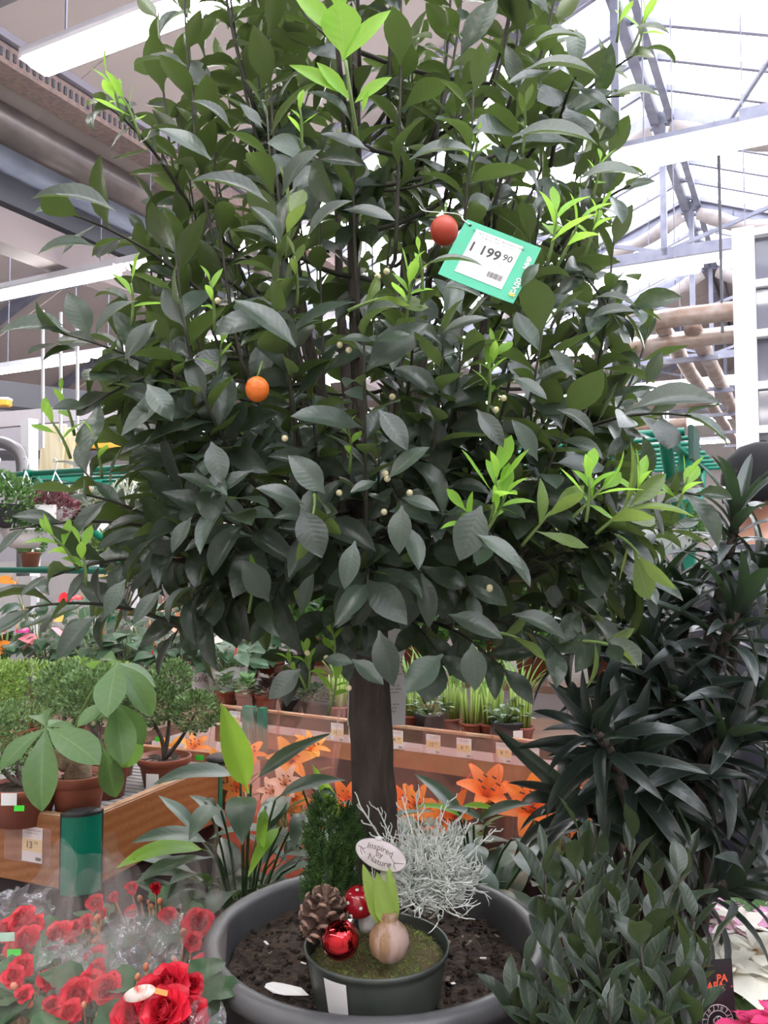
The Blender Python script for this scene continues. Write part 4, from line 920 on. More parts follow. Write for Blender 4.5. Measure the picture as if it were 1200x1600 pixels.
# ------------------------------------------------------------------ dracaena with many rosettes behind it
M_['drac'] = leafmat('dracaena_leaf', (.014, .022, .02), (.04, .055, .04), .34, .1, (.1, .2, .06), .4, (.04, .06, .045), .05, .6, 0, edge=(.08, .10, .08), mott=.2)
DT = [leaf_tpl(.145, 4, 10, .35, .9, -.25, 'strap', .01, 0, seed=41), leaf_tpl(.16, 4, 10, .25, 1.4, -.35, 'strap', .015, 0, seed=42), leaf_tpl(.16, 4, 10, .45, .55, -.1, 'strap', .01, 0, seed=43), leaf_tpl(.165, 4, 10, .2, 1.9, -.4, 'strap', .02, 0, seed=44)]
db = V((.47, 1.47, .552)); drac = thing('dracaena', 'tall dark dracaena with strap-leaved rosettes standing at the right', 'dracaena', db)
obj('pot', MB().lathe([(.001, 0), (.11, 0), (.135, .2), (.142, .202), (.142, .225), (.132, .225), (.128, .21), (.001, .21)], db, 32), M_['rubber'], drac)
dr = random.Random(52); di = []
ros = [(925, 1142, 1.22, (-.5, -.5, .6)), (1008, 1015, 1.4, (-.1, -.3, 1)), (1152, 955, 1.35, (.3, -.3, 1)), (1070, 940, 1.5, (0, -.2, 1)), (1150, 800, 1.42, (.1, -.2, 1)), (955, 935, 1.55, (-.5, 0, 1)), (1135, 1150, 1.28, (.4, -.5, .8)), (1050, 1090, 1.35, (0, -.6, .8)),
       (885, 960, 1.55, (-.6, -.1, .8)), (1195, 1085, 1.3, (.6, -.3, .8)), (985, 1195, 1.3, (-.2, -.6, .6)), (1080, 1215, 1.35, (.2, -.6, .6)), (1030, 925, 1.5, (0, -.3, 1)), (1195, 880, 1.45, (.5, -.2, .8)), (1180, 1260, 1.3, (.5, -.4, .6)), (1140, 1380, 1.25, (.6, -.3, .4)), (900, 1250, 1.45, (-.5, -.3, .5))]
for q, (px, py, Y, ax) in enumerate(ros):
    c = at(px, py, Y); ax = V(ax).normalized(); base = db + V((.06 * math.cos(q), .06 * math.sin(q), .2))
    mid = V((base.x * .55 + c.x * .45, base.y * .55 + c.y * .45, base.z * .45 + c.z * .55 - .03))
    path = smooth_path([base, mid, c - ax * .07, c], 12)
    obj('stem', MB().tube(path, [.0115 - .004 * k / 12 for k in range(13)], 8), M_['bark'], drac)
    n = 25
    for k in range(n):
        f = k / (n - 1); p = c - ax * (.085 * (1 - f)); a = k * 2.39996 + q; x = ax.orthogonal().normalized(); y = ax.cross(x); rd = x * math.cos(a) + y * math.sin(a)
        d = ax * (.05 + 1.25 * f ** 1.5) + rd * (1.0 - .45 * f); up = ax * 1.0 - rd * (.2 + .6 * f)
        di.append((dr.choice((0, 0, 1, 1, 2, 3)) if f < .8 else 2, mat4(p, d, up, dr.uniform(.13, .2) * (1 if f < .85 else .75) * (.74 if q == 0 else 1), dr.uniform(.9, 1.2))))
di.sort(key=score); leaf_objs('leaf', tmesh(DT, M_['drac']), di[:300], None, drac)
if len(di) > 300: obj('foliage', scatter(DT, di[300:]), M_['drac'], drac, kind='stuff')

# ------------------------------------------------------------------ person in cap and puffer jacket, seen from behind
skin = mat('skin', (.55, .27, .19), .5, 0, (.6, .32, .23), 12); navy = mat('navy_puffer_cloth', (.042, .042, .062), .45, 0, (.06, .06, .085), 8, bump=.25, bscale=25)
capm = mat('black_cap_cloth', (.009, .009, .011), .9); jean = mat('dark_jeans', (.03, .035, .05), .8); shoe = mat('black_shoe', (.02, .02, .02), .5)
pb = V((.885, 1.95, 0)); per = thing('person', 'person seen from behind in a black cap and navy puffer jacket', 'person', pb)
face = math.radians(62)            # facing away and to the right
fx = V((math.sin(face), math.cos(face), 0)); sx_ = V((math.cos(face), -math.sin(face), 0))
def B(s, f, z): return pb + sx_ * s + fx * f + V((0, 0, z))
class Skel:
    def __init__(s): s.v = []; s.e = []; s.r = []
    def n(s, p, r, par=None):
        s.v.append(p); s.r.append(r if isinstance(r, tuple) else (r, r)); i = len(s.v) - 1
        if par is not None: s.e.append((par, i))
        return i
sk = Skel(); pelv = sk.n(B(0, 0, .93), (.14, .11)); sp1 = sk.n(B(0, -.01, 1.1), (.13, .1), pelv); sp2 = sk.n(B(0, 0, 1.3), (.15, .11), sp1); sp3 = sk.n(B(0, 0, 1.43), (.13, .085), sp2)
nk_ = sk.n(B(0, .015, 1.53), .064, sp3); hd0 = sk.n(B(0, .03, 1.58), (.066, .075), nk_); hd1 = sk.n(B(0, .03, 1.645), (.077, .094), hd0); hd2 = sk.n(B(0, .025, 1.71), (.068, .08), hd1)
sk.n(B(0, .135, 1.625), .012, hd1)
for s in (-1, 1):
    sk.n(B(s * .087, .02, 1.63), .012, hd1)
    sh = sk.n(B(s * .175, 0, 1.42), .055, sp3); el = sk.n(B(s * .235, .0, 1.15), .042, sh); wr = sk.n(B(s * .2, .2, 1.06), .028, el); pm = sk.n(B(s * .19, .27, 1.06), (.034, .018), wr)
    for k in range(4):
        kn = sk.n(B(s * (.165 + .02 * k), .32, 1.06), .0095, pm); sk.n(B(s * (.165 + .02 * k), .345 + .006 * (k in (1, 2)), 1.035), .0085, kn)
    t1 = sk.n(B(s * .15, .255, 1.07), .011, wr); sk.n(B(s * .135, .3, 1.07), .009, t1)
    hp = sk.n(B(s * .09, 0, .86), .085, pelv); kn = sk.n(B(s * .1, .02, .48), .058, hp); an = sk.n(B(s * .1, -.01, .09), .038, kn); sk.n(B(s * .11, .12, .04), .035, an)
me = bpy.data.meshes.new('body'); me.from_pydata([tuple(p - pb) for p in sk.v], sk.e, []); body = bpy.data.objects.new('body', me); COL.objects.link(body); body.parent = per; me.materials.append(skin)
md = body.modifiers.new('Skin', 'SKIN'); md.use_smooth_shade = True
for i, sv in enumerate(me.skin_vertices[0].data): sv.radius = sk.r[i]; sv.use_root = (i == 0)
sb = body.modifiers.new('Sub', 'SUBSURF'); sb.levels = 2; sb.render_levels = 2
def loft(rings, n=28):
    """rings: centre, across axis*radius, depth axis*radius."""
    mb = MB(); v = []
    for c, a, b in rings: v += [c + a * math.cos(2 * PI * k / n) + b * math.sin(2 * PI * k / n) for k in range(n)]
    f = [(j * n + k, j * n + (k + 1) % n, j * n + n + (k + 1) % n, j * n + n + k) for j in range(len(rings) - 1) for k in range(n)]
    return mb.add(v, f)
rings = []
for i in range(57):
    t = i / 56; z = .84 + .685 * t; puff = 1 + .055 * abs(math.sin(t * PI * 8)) ** .6
    sh_ = float(np.interp(z, [.84, 1.0, 1.2, 1.38, 1.45, 1.49, 1.54], [.2, .195, .215, .235, .205, .13, .09])); dp = float(np.interp(z, [.84, 1.0, 1.2, 1.38, 1.45, 1.49, 1.54], [.155, .15, .16, .15, .135, .11, .09]))
    rings.append((B(0, 0, z), sx_ * sh_ * puff, fx * dp * puff))
obj('jacket', loft(rings), navy, per)
for s in (-1, 1):
    pts = smooth_path([B(s * .17, 0, 1.43), B(s * .225, -.01, 1.3), B(s * .25, .0, 1.14), B(s * .215, .19, 1.07)], 40)
    obj('sleeve', MB().tube(pts, [(.078 - .022 * k / 40) * (1 + .08 * abs(math.sin(k / 40 * PI * 6)) ** .6) for k in range(41)], 16), navy, per)
    obj('trouser_leg', MB().tube([B(s * .085, 0, .92), B(s * .09, 0, .8), B(s * .1, .02, .48), B(s * .1, -.01, .09)], [.105, .1, .075, .065], 14), jean, per)
    obj('shoe', MB().ball(B(s * .105, .06, .045), .05, 16, 10, (.9, 2.5, .9), (sx_, fx, V((0, 0, 1)))), shoe, per)
    obj('eye', MB().ball(B(s * .032, .114, 1.645), .011, 10, 8), wm, per)
hair = MB().ball(B(0, .012, 1.675), .097, 20, 12, (.84, 1.0, .8), (sx_, fx, V((0, 0, 1)))); obj('hair', hair, mat('short_dark_hair', (.03, .022, .018), .8, bump=.4, bscale=200), per)
cap_ = obj('cap', MB().lathe([(.0935, 1.625), (.097, 1.66), (.095, 1.69), (.083, 1.728), (.055, 1.757), (.022, 1.768), (.001, 1.769)], (pb + fx * .02), 30, (sx_ * .95, fx * 1.08, V((0, 0, 1)))), capm, per)
obj('button', MB().ball(B(0, .02, 1.77), .009, 10, 6, (1, 1, .6)), capm, cap_)
obj('peak', MB().grid(lambda a, b: B((a - .5) * .17 * (1 - .35 * b * b), .1 + .085 * b * (1 - .5 * (2 * a - 1) ** 2), 1.648 - .012 * (2 * a - 1) ** 2 - .01 * b), 10, 5), capm, cap_)
obj('strap', MB().tube([B(.05 * math.cos(k * PI / 8), -.075 - .012 * math.sin(k * PI / 8), 1.64) for k in range(9)], .007, 5), capm, cap_)

# ------------------------------------------------------------------ poinsettias and the black bag, lower right
def bractmat(n, c): return leafmat(n, c, tuple(x * .9 for x in c), .5, .3, c, .15, tuple(min(1, x * 1.1) for x in c), .05, .3, 40, mott=.1)
cream_b = bractmat('cream_bract', (.9, .88, .78)); pink_b = bractmat('pink_bract', (.75, .06, .2)); rose_b = bractmat('pale_pink_bract', (.75, .4, .6)); pgreen = leafmat('poinsettia_leaf', (.05, .1, .03), (.1, .16, .06), .5, .15, None, .3, (.15, .2, .08), .05, .4, 40)
PT = [leaf_tpl(.55, 4, 7, .15, .5, -.2, 'heart', .04, .08, seed=61), leaf_tpl(.48, 4, 7, .2, .8, -.3, 'ellip', .05, .08, seed=62)]
def poinsettia(px, py, Y, m, lab, s=.1, heads=3, seed=0, spread=.06):
    rg = random.Random(seed); c = at(px, py, Y); t = thing('poinsettia', lab, 'poinsettia', V((c.x, c.y, .552)), 'poinsettias beside the bay laurel')
    obj('pot', MB().lathe([(.001, .552), (.045, .552), (.06, .645), (.064, .646), (.064, .66), (.056, .66), (.001, .65)], (c.x, c.y, 0), 24), M_['terra'], t)
    st = MB(); its = []; gl = []
    for h in range(heads):
        a = h * 2.2 + seed; p = c + V((spread * math.cos(a), spread * math.sin(a), rg.uniform(-.02, .02))) if heads > 1 else c
        st.tube([V((c.x, c.y, .65)), (V((c.x, c.y, .7)) + p) / 2, p], [.005, .004, .003], 6)
        for k in range(12):
            az = k * 2.4 + rg.uniform(-.2, .2); d = V((math.cos(az), math.sin(az), -.1 + .055 * k + rg.uniform(-.15, .15))); its.append((k % 2, mat4(p + V((0, 0, .012 * k / 9)), d, V((rg.uniform(-.3, .3), rg.uniform(-.3, .3), 1)) - d * .2, s * (1 - .055 * k) * rg.uniform(.85, 1.15), rg.uniform(.8, 1.1))))
        for k in range(5):
            az = k * 1.3 + 1; d = V((math.cos(az), math.sin(az), -.25)); gl.append((0, mat4(p - V((0, 0, .02)), d, V((0, 0, 1)), s * .95, 1)))
        for k in range(5):
            obj('flower_bead', MB().ball(p + V((.006 * math.cos(k * 1.3), .006 * math.sin(k * 1.3), .008)), .004, 7, 5), M_['bud'] if k else M_['orange_rind'], t)
    obj('stems', st, M_['gtwig'], t); leaf_objs('bract', tmesh(PT, m, 'bract'), its, None, t); leaf_objs('leaf', tmesh(PT, pgreen), gl, None, t)
poinsettia(1185, 1530, 1.25, cream_b, 'cream white poinsettia behind the black bag', .1, 4, 1, .05)
poinsettia(1205, 1500, 1.42, cream_b, 'second cream poinsettia, farther back at the right edge', .1, 3, 2)
poinsettia(1203, 1606, 1.07, pink_b, 'bright pink poinsettia at the lower right corner', .06, 2, 3, .02)
poinsettia(1165, 1445, 1.5, rose_b, 'pale pink flowering plant at the right edge above the cream poinsettias', .085, 3, 4, .05)
poinsettia(1065, 1590, 1.15, pink_b, 'pink poinsettia peeping out behind the bay laurel leaves', .06, 1, 5)
nerve = leafmat('veined_leaf', (.05, .12, .03), (.1, .16, .06), .45, .15, None, .2, (.65, .68, .5), .1, .4, 38)
nv = at(1185, 1415, 1.55); nt_ = thing('veined_plant', 'small plant with white-veined leaves at the right edge', 'houseplant', V((nv.x, nv.y, .552)))
obj('pot', MB().lathe([(.001, .552), (.04, .552), (.055, .7), (.06, .7), (.06, .72), (.001, .715)], (nv.x, nv.y, 0), 22), M_['terra'], nt_)
nm_ = nerve.node_tree
NTp = tmesh([leaf_tpl(.55, 6, 9, .15, .5, -.1, 'ellip', .02, .06, seed=71)], nerve)
obj('stems', MB().tube([V((nv.x, nv.y, .71)), nv - V((0, 0, .03))], .006, 6), M_['gtwig'], nt_)
leaf_objs('leaf', NTp, [(0, mat4(nv - V((0, 0, .03)), V((math.cos(k * 2.4), math.sin(k * 2.4), .3)), V((0, -.3, 1)), .085, 1)) for k in range(9)], None, nt_)
# black printed bag
b0 = at(1110, 1600, 1.08); BX = V((.995, .1, 0)); BY = V((.03, .12, 1)).normalized(); BN = BX.cross(BY)
bag = thing('printed_bag', 'black bag with orange letters and a round emblem, half behind bay leaves', 'bag', V((b0.x, b0.y + .03, .552)))
bw, bt, bz_ = .105, at(1158, 1518, 1.08).z, .553
bl = at(1161, 1560, 1.08); oc = V((bl.x - bw / 2, bl.y, 0))
cornerz = lambda a, z: oc + BX * a + V((0, .12 * (z - .75), z))
mb = MB(); rg_ = []
for k, z in enumerate(np.linspace(bz_, bt, 12)):
    th = .028 * (1 - k / 11) ** .8 + .002
    q = [cornerz(-bw / 2, z) + V((0, 0, 0)), cornerz(0, z) - V((0, th * .5, 0)), cornerz(bw / 2, z), cornerz(bw / 2, z) + V((0, th, 0)), cornerz(0, z) + V((0, th * 1.5, 0)), cornerz(-bw / 2, z) + V((0, th, 0))]; rg_ += q
mb.add(rg_, [(j * 6 + k, j * 6 + (k + 1) % 6, j * 6 + 6 + (k + 1) % 6, j * 6 + 6 + k) for j in range(11) for k in range(6)] + [(5, 4, 3, 2, 1, 0), (66, 67, 68, 69, 70, 71)])
obj('bag_body', mb, mat('black_bag_film', (.012, .012, .015), .4, bump=.15, bscale=30), bag, flat=True)
orm = mat('orange_red_print', (.72, .1, .035), .6); pm_ = MB()
def onbag(px, py): p = at(px, py, 1.08); return cornerz((p - oc).dot(BX), p.z) - V((0, .016, 0))
lay(pm_, 'papa', onbag(1119, 1547), BX, BY, .0125); lay(pm_, 'pa', onbag(1134, 1536), BX, BY, .0125); lay(pm_, 'reg', onbag(1150, 1549), BX, BY, .004)
obj('orange_lettering', pm_, orm, bag, flat=True)
ec = onbag(1124, 1600) - V((0, .001, 0)); em = MB()
for r in (.0205, .0135): em.tube([ec + BX * (r * math.cos(k * PI / 20)) + BY * (r * math.sin(k * PI / 20)) for k in range(41)], .00045, 4)
for k in range(18):
    a = k * PI / 9 + .1; d = BX * math.cos(a) + BY * math.sin(a); q = BY * math.cos(a) - BX * math.sin(a); c = ec + d * .017
    em.bar(c - d * .002, c + d * .002, .0007, .0004, BN); em.bar(c - d * (.002 if k % 2 else -.002) , c - d * (.002 if k % 2 else -.002) + q * .002, .0007, .0004, BN)
    if k % 3 == 0: em.bar(c - d * .002 + q * .0022, c + d * .002 + q * .0022, .0007, .0004, BN)
for r, a0, a1, ox, oy in ((.006, .5, 4.4, .001, .001), (.004, 2.5, 6.0, -.002, .002), (.0035, 0, 3.6, .004, -.002), (.003, 3, 6.2, -.004, -.003), (.0025, 0, 6.28, .002, .004)):
    em.tube([ec + BX * (ox + r * math.cos(a0 + (a1 - a0) * k / 12)) + BY * (oy + r * math.sin(a0 + (a1 - a0) * k / 12)) for k in range(13)], .0005, 4)
obj('round_emblem', em, mat('silver_print', (.5, .46, .46), .5), bag)
# ------------------------------------------------------------------ left display bench
wood = woodmat('varnished_pine', (.40, .17, .065), (.30, .11, .035), (.20, .07, .02), (6, 1.2, 6))
woodtop = mat('worn_pale_wood_edge', (.52, .33, .22), .6, 0, (.4, .22, .12), 20)
railm = mat('dark_brown_board', (.12, .065, .045), .5, 0, (.16, .09, .06), 4, stretch=(1, 6, 6)); railw = mat('ochre_board', (.38, .18, .06), .5, 0, (.3, .14, .045), 4, stretch=(1, 6, 6))
slat = mat('grey_plastic_slat', (.33, .32, .31), .45)
clear = film('price_card_sleeve', (1, .92, .92), .1, .12, .1, 0)
def price_card(parent_none, c, X, Y, w, h, big, small, lab, grp, cat='price card'):
    n = X.cross(Y).normalized(); t = thing('price_card', lab, cat, c, grp)
    obj('paper', MB().box(c, (w, h, .0008), (X, Y, n)), M_['paper'], t, flat=True)
    obj('cream_band', MB().box(c + n * .0006 - Y * (h * .02), (w * .98, h * .36, .0006), (X, Y, n)), M_['cream'], t, flat=True)
    k = MB(); q = n * .0011
    lay(k, big, c + q - X * (w * .13) - Y * (h * .02), X, Y, h * .27); lay(k, small, c + q + X * (w * .2) + Y * (h * .05), X, Y, h * .14)
    lay(k, 'pl1', c + q + Y * (h * .41), X, Y, w * .085); lay(k, 'pl2', c + q + Y * (h * .33), X, Y, w * .085)
    for i in range(9): k.box(c + q + X * (w * (.2 + .03 * i)) - Y * (h * .39) , (w * (.012 if i % 3 else .02), h * .1, .0004), (X, Y, n))
    obj('print', k, M_['inkb'], t, flat=True)
    return t
BZ = .93; bth = math.radians(22); S1 = V((math.sin(bth), math.cos(bth), 0)); S2 = V((-math.cos(bth), math.sin(bth), 0)); UP = V((0, 0, 1))
C0 = at(147, 1278, 1.8); C0.z = BZ; C_ = V((C0.x - .035, C0.y + .03, BZ))
bench = thing('display_bench', 'wooden display bench with green corner post at the left', 'bench', V((C_.x, C_.y, 0)))
BH = .155
obj('front_board', MB().bar(C_ + S2 * .035 - UP * (BH / 2), C_ + S2 * 1.3 - UP * (BH / 2), .022, BH, bev=.003), wood, bench, flat=True)
obj('side_board', MB().bar(C_ + S1 * .035 - UP * (BH / 2), C_ + S1 * .52 - UP * (BH / 2), .022, BH, bev=.003), wood, bench, flat=True)
obj('worn_edge', MB().bar(C_ + S1 * .035 + UP * .0008, C_ + S1 * .52 + UP * .0008, .02, .002).bar(C_ + S2 * .035 + UP * .0008, C_ + S2 * 1.3 + UP * .0008, .02, .002), woodtop, bench, flat=True)
def corner_post(name, c, s1, s2, top, bot, r, parent, n=10):
    """Quarter-round upright: curved outer face, flat backs."""
    mb = MB(); out = -(s1 + s2); v = []
    prof = [c + s2 * r - s1 * .014] + [c + s2 * (r - (r + .014) * math.sin(a)) + s1 * (-.014 + (r + .014) * (1 - math.cos(a))) for a in [PI / 2 * k / n for k in range(n + 1)]] + [c + s1 * r - s2 * .014, c + s1 * r + s2 * .014, c + s2 * r + s1 * .014]
    m = len(prof)
    for z in (bot, top): v += [V((p.x, p.y, z)) for p in prof]
    mb.add(v, [(k, (k + 1) % m, m + (k + 1) % m, m + k) for k in range(m)] + [tuple(range(m - 1, -1, -1)), tuple(range(m, 2 * m))])
    return obj(name, mb, M_['green'], parent, flat=True), prof
cp, prof_ = corner_post('corner_post', C_, S1, S2, BZ + .001, BZ - .165, .045, bench)
capmb = MB(); ctr = sum(prof_, V()) / len(prof_); v = []
for z, k in ((BZ + .001, 1.03), (BZ + .007, 1.03), (BZ + .013, .82)): v += [V((ctr.x + (p.x - ctr.x) * k, ctr.y + (p.y - ctr.y) * k, z)) for p in prof_]
m = len(prof_); capmb.add(v, [(j * m + k, j * m + (k + 1) % m, j * m + m + (k + 1) % m, j * m + m + k) for j in range(2) for k in range(m)] + [tuple(range(2 * m, 3 * m))])
obj('post_cap', capmb, M_['rubber'], bench, flat=True)
for s, p in ((S2, C_ + S2 * .047 - S1 * .0125), (S1, C_ + S1 * .047 - S2 * .0125)): obj('rubber_edge', MB().box(p - UP * (BH / 2 - .004) , (.004, .004, BH + .01), (S1, S2, UP)), M_['rubber'], bench, flat=True)
corner_post('corner_post', C_ + S1 * .555, S2, -S1, BZ + .001, BZ - .165, .045, bench)
obj('post_cap', MB().lathe([(.05, 0), (.052, .004), (.04, .012), (.001, .013)], C_ + S1 * .555 + UP * .002, 14), M_['rubber'], bench)
for k in range(22):
    a = C_ + S1 * (.03 + .027 * k) - UP * .035; obj('slat', MB().bar(a + S2 * .02, a + S2 * 1.3, .021, .012, bev=.002), slat, bench, flat=True)
shade_wrap = mat('maroon_shade_and_wrap', (.03, .02, .02), .7)
obj('shade_sheet', MB().bar(C_ + S2 * .03 + S1 * .03 - UP * .55, C_ + S2 * 1.3 + S1 * .03 - UP * .55, .02, .76).bar(C_ + S1 * .045 + S2 * .03 - UP * .55, C_ + S1 * .6 + S2 * .03 - UP * .55, .02, .76), shade_wrap, bench, flat=True)  # dark sheet added to stand in for shade under the bench
obj('back_board', MB().bar(C_ + S1 * .62 + S2 * .02 - UP * (BH / 2), C_ + S1 * .62 + S2 * 1.3 - UP * (BH / 2), .022, BH), wood, bench, flat=True)
for a, b in ((.06, 1.25), (.56, 1.25), (.5, .1)): p = C_ + S1 * a + S2 * b; obj('leg', MB().box((p.x, p.y, .38), (.05, .05, .76)), M_['dark'], bench, flat=True)
pcn = -S1; X_ = -S2
c = at(30, 1311, 1.83); d0 = (C_ - c).dot(S1) ; c = c + S1 * (d0 - .0135); c.z = BZ - BH / 2 + .01
pc13 = price_card(None, c, X_, UP, .058, .076, '13', '99', 'price card reading 13 99 on the wooden bench front', None)
obj('clear_pocket', MB().box(c - X_ * .012 - S1 * .0025, (.135, .08, .0006), (X_, UP, X_.cross(UP))), clear, pc13, flat=True)
BS = BZ - .029       # top of the slats
# ------------------------------------------------------------------ pots and plants on the left bench
def terra_pot(parent, c, r, h, soil=True, m='terra', n=30):
    mb = MB().lathe([(.001, 0), (r * .74, 0), (r * .92, h * .74), (r * .93, h * .76), (r * 1.0, h * .77), (r * 1.03, h * .98), (r * 1.02, h), (r * .96, h), (r * .93, h * .88), (.001, h * .86)], c, n)
    obj('pot', mb, M_[m], parent)
    if soil: obj('soil', MB().grid(soil_fn(c.x, c.y, r * .925, c.z + h * .89, .004, 1.6, c.x), 22, 6), M_['soil'], parent)
def sticker(parent, c, d, w, h, m, name='sticker'):
    d = V(d).normalized(); x = V((-d.y, d.x, 0)).normalized(); obj(name, MB().box(c, (w, h, .0008), (x, UP, x.cross(UP))), m, parent, flat=True)
neon = mat('neon_green_sticker', (.06, .8, .05), .6)
pac = at(122, 1262, 1.93); pac.z = BS
pach = thing('money_tree', 'money tree with thick trunk and hand-shaped leaves in a terracotta pot on the bench', 'houseplant', pac)
terra_pot(pach, pac, .062, .1)
pk = [V((pac.x, pac.y, BS + .085)), V((pac.x - .004, pac.y, BS + .13)), at(103, 1192, 1.93), at(98, 1170, 1.93)]
tm = MB(); tm.tube(smooth_path(pk, 12), [.031 - .012 * k / 12 for k in range(13)], 14); tm.v = [tuple(V(p) + V((1, 1, .3)) * (noise.noise(V(p) * 60) * .004)) for p in tm.v]
obj('trunk', tm, mat('brown_mottled_bark', (.11, .07, .045), .8, 0, (.24, .17, .11), 24, bump=.5), pach)
plm = leafmat('money_tree_leaf', (.085, .16, .065), (.2, .32, .1), .42, .3, (.3, .55, .1), .2, (.2, .3, .13), .06, .4, 50, mott=.2)
PLT = [leaf_tpl(.46, 6, 11, .2, .5, -.1, 'obov', .015, .03, seed=81), leaf_tpl(.4, 6, 11, .3, .85, -.25, 'obov', .02, .03, seed=82)]
PLM = tmesh(PLT, plm, 'leaflet')
def palm(cen, Y, tips, src):
    c = at(*cen, Y); s = at(*src, 1.93); mid = (s + c) / 2 + V((0, 0, .03))
    obj('leaf_stalk', MB().tube(smooth_path([s, mid, c], 8), .0025, 6), M_['gtwig'], pach)
    for k, (px, py, dy) in enumerate(tips):
        e = at(px, py, Y + dy); leaf_objs('leaflet', PLM, [(k % 2, mat4(c, e - c, V((0, -.55, 1)), (e - c).length * 1.03, 1.0))], None, pach)
palm((72, 1137), 1.80, ((-5, 1195, -.06), (60, 1262, -.1), (152, 1180, -.08), (58, 1106, .1), (104, 1120, .08), (118, 1132, .02)), (104, 1172))
palm((184, 1035), 1.84, ((165, 1108, -.12), (240, 1112, -.05), (250, 1065, .06), (140, 1030, .1), (212, 1060, .12)), (102, 1170))
palm((182, 1095), 1.83, ((192, 1188, -.08), (150, 1120, -.05), (228, 1160, 0), (205, 1210, .05), (118, 1128, -.05)), (104, 1168))
palm((160, 1165), 1.86, ((182, 1245, -.02), (140, 1150, 0), (172, 1200, .04)), (106, 1175))
# neighbours: pots and myrtles
myr = mat('myrtle_leaf', (.14, .23, .08), .45, rvar=.5, tr=.18); myl = mat('light_myrtle_leaf', (.22, .34, .075), .5, rvar=.45, tr=.2)
mrr = random.Random(17)
def blob_leaves(blobs, n, size, rg, up=.4):
    """Little two-sided leaves on the skins of a few rounded clumps."""
    mb = MB(); tot = sum(b[1] ** 2 for b in blobs)
    for c, r, sq in blobs:
        for i in range(int(n * r * r / tot)):
            d = V((rg.gauss(0, 1), rg.gauss(0, 1), rg.gauss(0, 1))).normalized(); q = r * (.62 + .42 * rg.random() ** .6) * (1 + .12 * noise.noise(d * 3 + c * 9)); p = c + V((d.x, d.y, d.z * sq)) * q
            t = (d + V((rg.uniform(-.9, .9), rg.uniform(-.9, .9), rg.uniform(-.3, 1) + up))).normalized(); w = t.orthogonal().normalized(); w.rotate(Matrix.Rotation(rg.uniform(0, 6.28), 3, t)); s = size * rg.uniform(.7, 1.3)
            nn = t.cross(w) * s * .12
            mb.add([p, p + t * s * .5 + w * s * .24 + nn, p + t * s, p + t * s * .5 - w * s * .24 + nn], [(0, 1, 2), (0, 2, 3)])
    return mb
def myrtle(px, py, Y, pr, ph, crowns, lab, m=myr, n=2600, size=.011, grp='small bonsai trees on the bench', st=True, potm='terra'):
    c = at(px, py, Y); c.z = BS; t = thing('bonsai_myrtle', lab, 'bonsai', c, grp)
    terra_pot(t, c, pr, ph, m=potm)
    bl = [(at(x, y, Y + dy), r, sq) for x, y, dy, r, sq in crowns]
    for b, r, sq in bl:
        s0 = c + V((0, 0, ph * .88)); obj('trunk', MB().tube(smooth_path([s0, s0.lerp(b, .4) + V((mrr.uniform(-.012, .012), 0, -.01)), s0.lerp(b, .7) + V((mrr.uniform(-.01, .01), 0, 0)), b], 8), [.0065 - .0035 * k / 8 for k in range(9)], 7), M_['bark'], t)
    obj('foliage', blob_leaves(bl, n, size, mrr), m, t, kind='stuff')
    return t, c
t, c = myrtle(256, 1225, 2.2, .068, .075, ((306, 1112, 0, .061, .85), (232, 1095, .03, .075, .9), (265, 1060, .1, .06, .8)), 'bonsai with two dense round crowns nearest the far end of the bench', n=4800, size=.012)
sticker(t, at(238, 1222, 2.125), (-.2, -1, 0), .034, .04, M_['paper'], 'label')
t, c = myrtle(38, 1245, 1.9, .075, .085, ((20, 1150, .05, .09, .9), (60, 1190, .12, .06, .9), (-40, 1160, 0, .09, 1)), 'bushy bonsai in a stickered terracotta pot at the left edge of the bench', n=4200, size=.011)
sticker(t, at(14, 1249, 1.822), (0, -1, 0), .034, .026, M_['paper'], 'label'); sticker(t, at(30, 1263, 1.82), (0, -1, 0), .022, .012, neon)
myrtle(165, 1230, 2.1, .06, .1, ((150, 1085, .1, .09, .85), (110, 1075, .2, .09, .8)), 'bonsai standing right behind the money tree', n=4200, size=.012)
myrtle(180, 1205, 2.3, .06, .1, ((190, 1075, .15, .08, .8),), 'bonsai at the back of the bench, between money tree and round crowns', n=2200, size=.012)
myrtle(30, 1190, 2.45, .06, .1, ((40, 1080, .1, .13, .7), (-30, 1080, 0, .12, .8)), 'wide light green bonsai at the back left of the bench', m=myl, n=5200, size=.013)
myrtle(100, 1180, 2.42, .06, .1, ((115, 1065, .1, .105, .62), (175, 1062, .1, .08, .62)), 'light green flat-topped bonsai at the back of the bench, behind the money tree', m=myl, n=4600, size=.013)
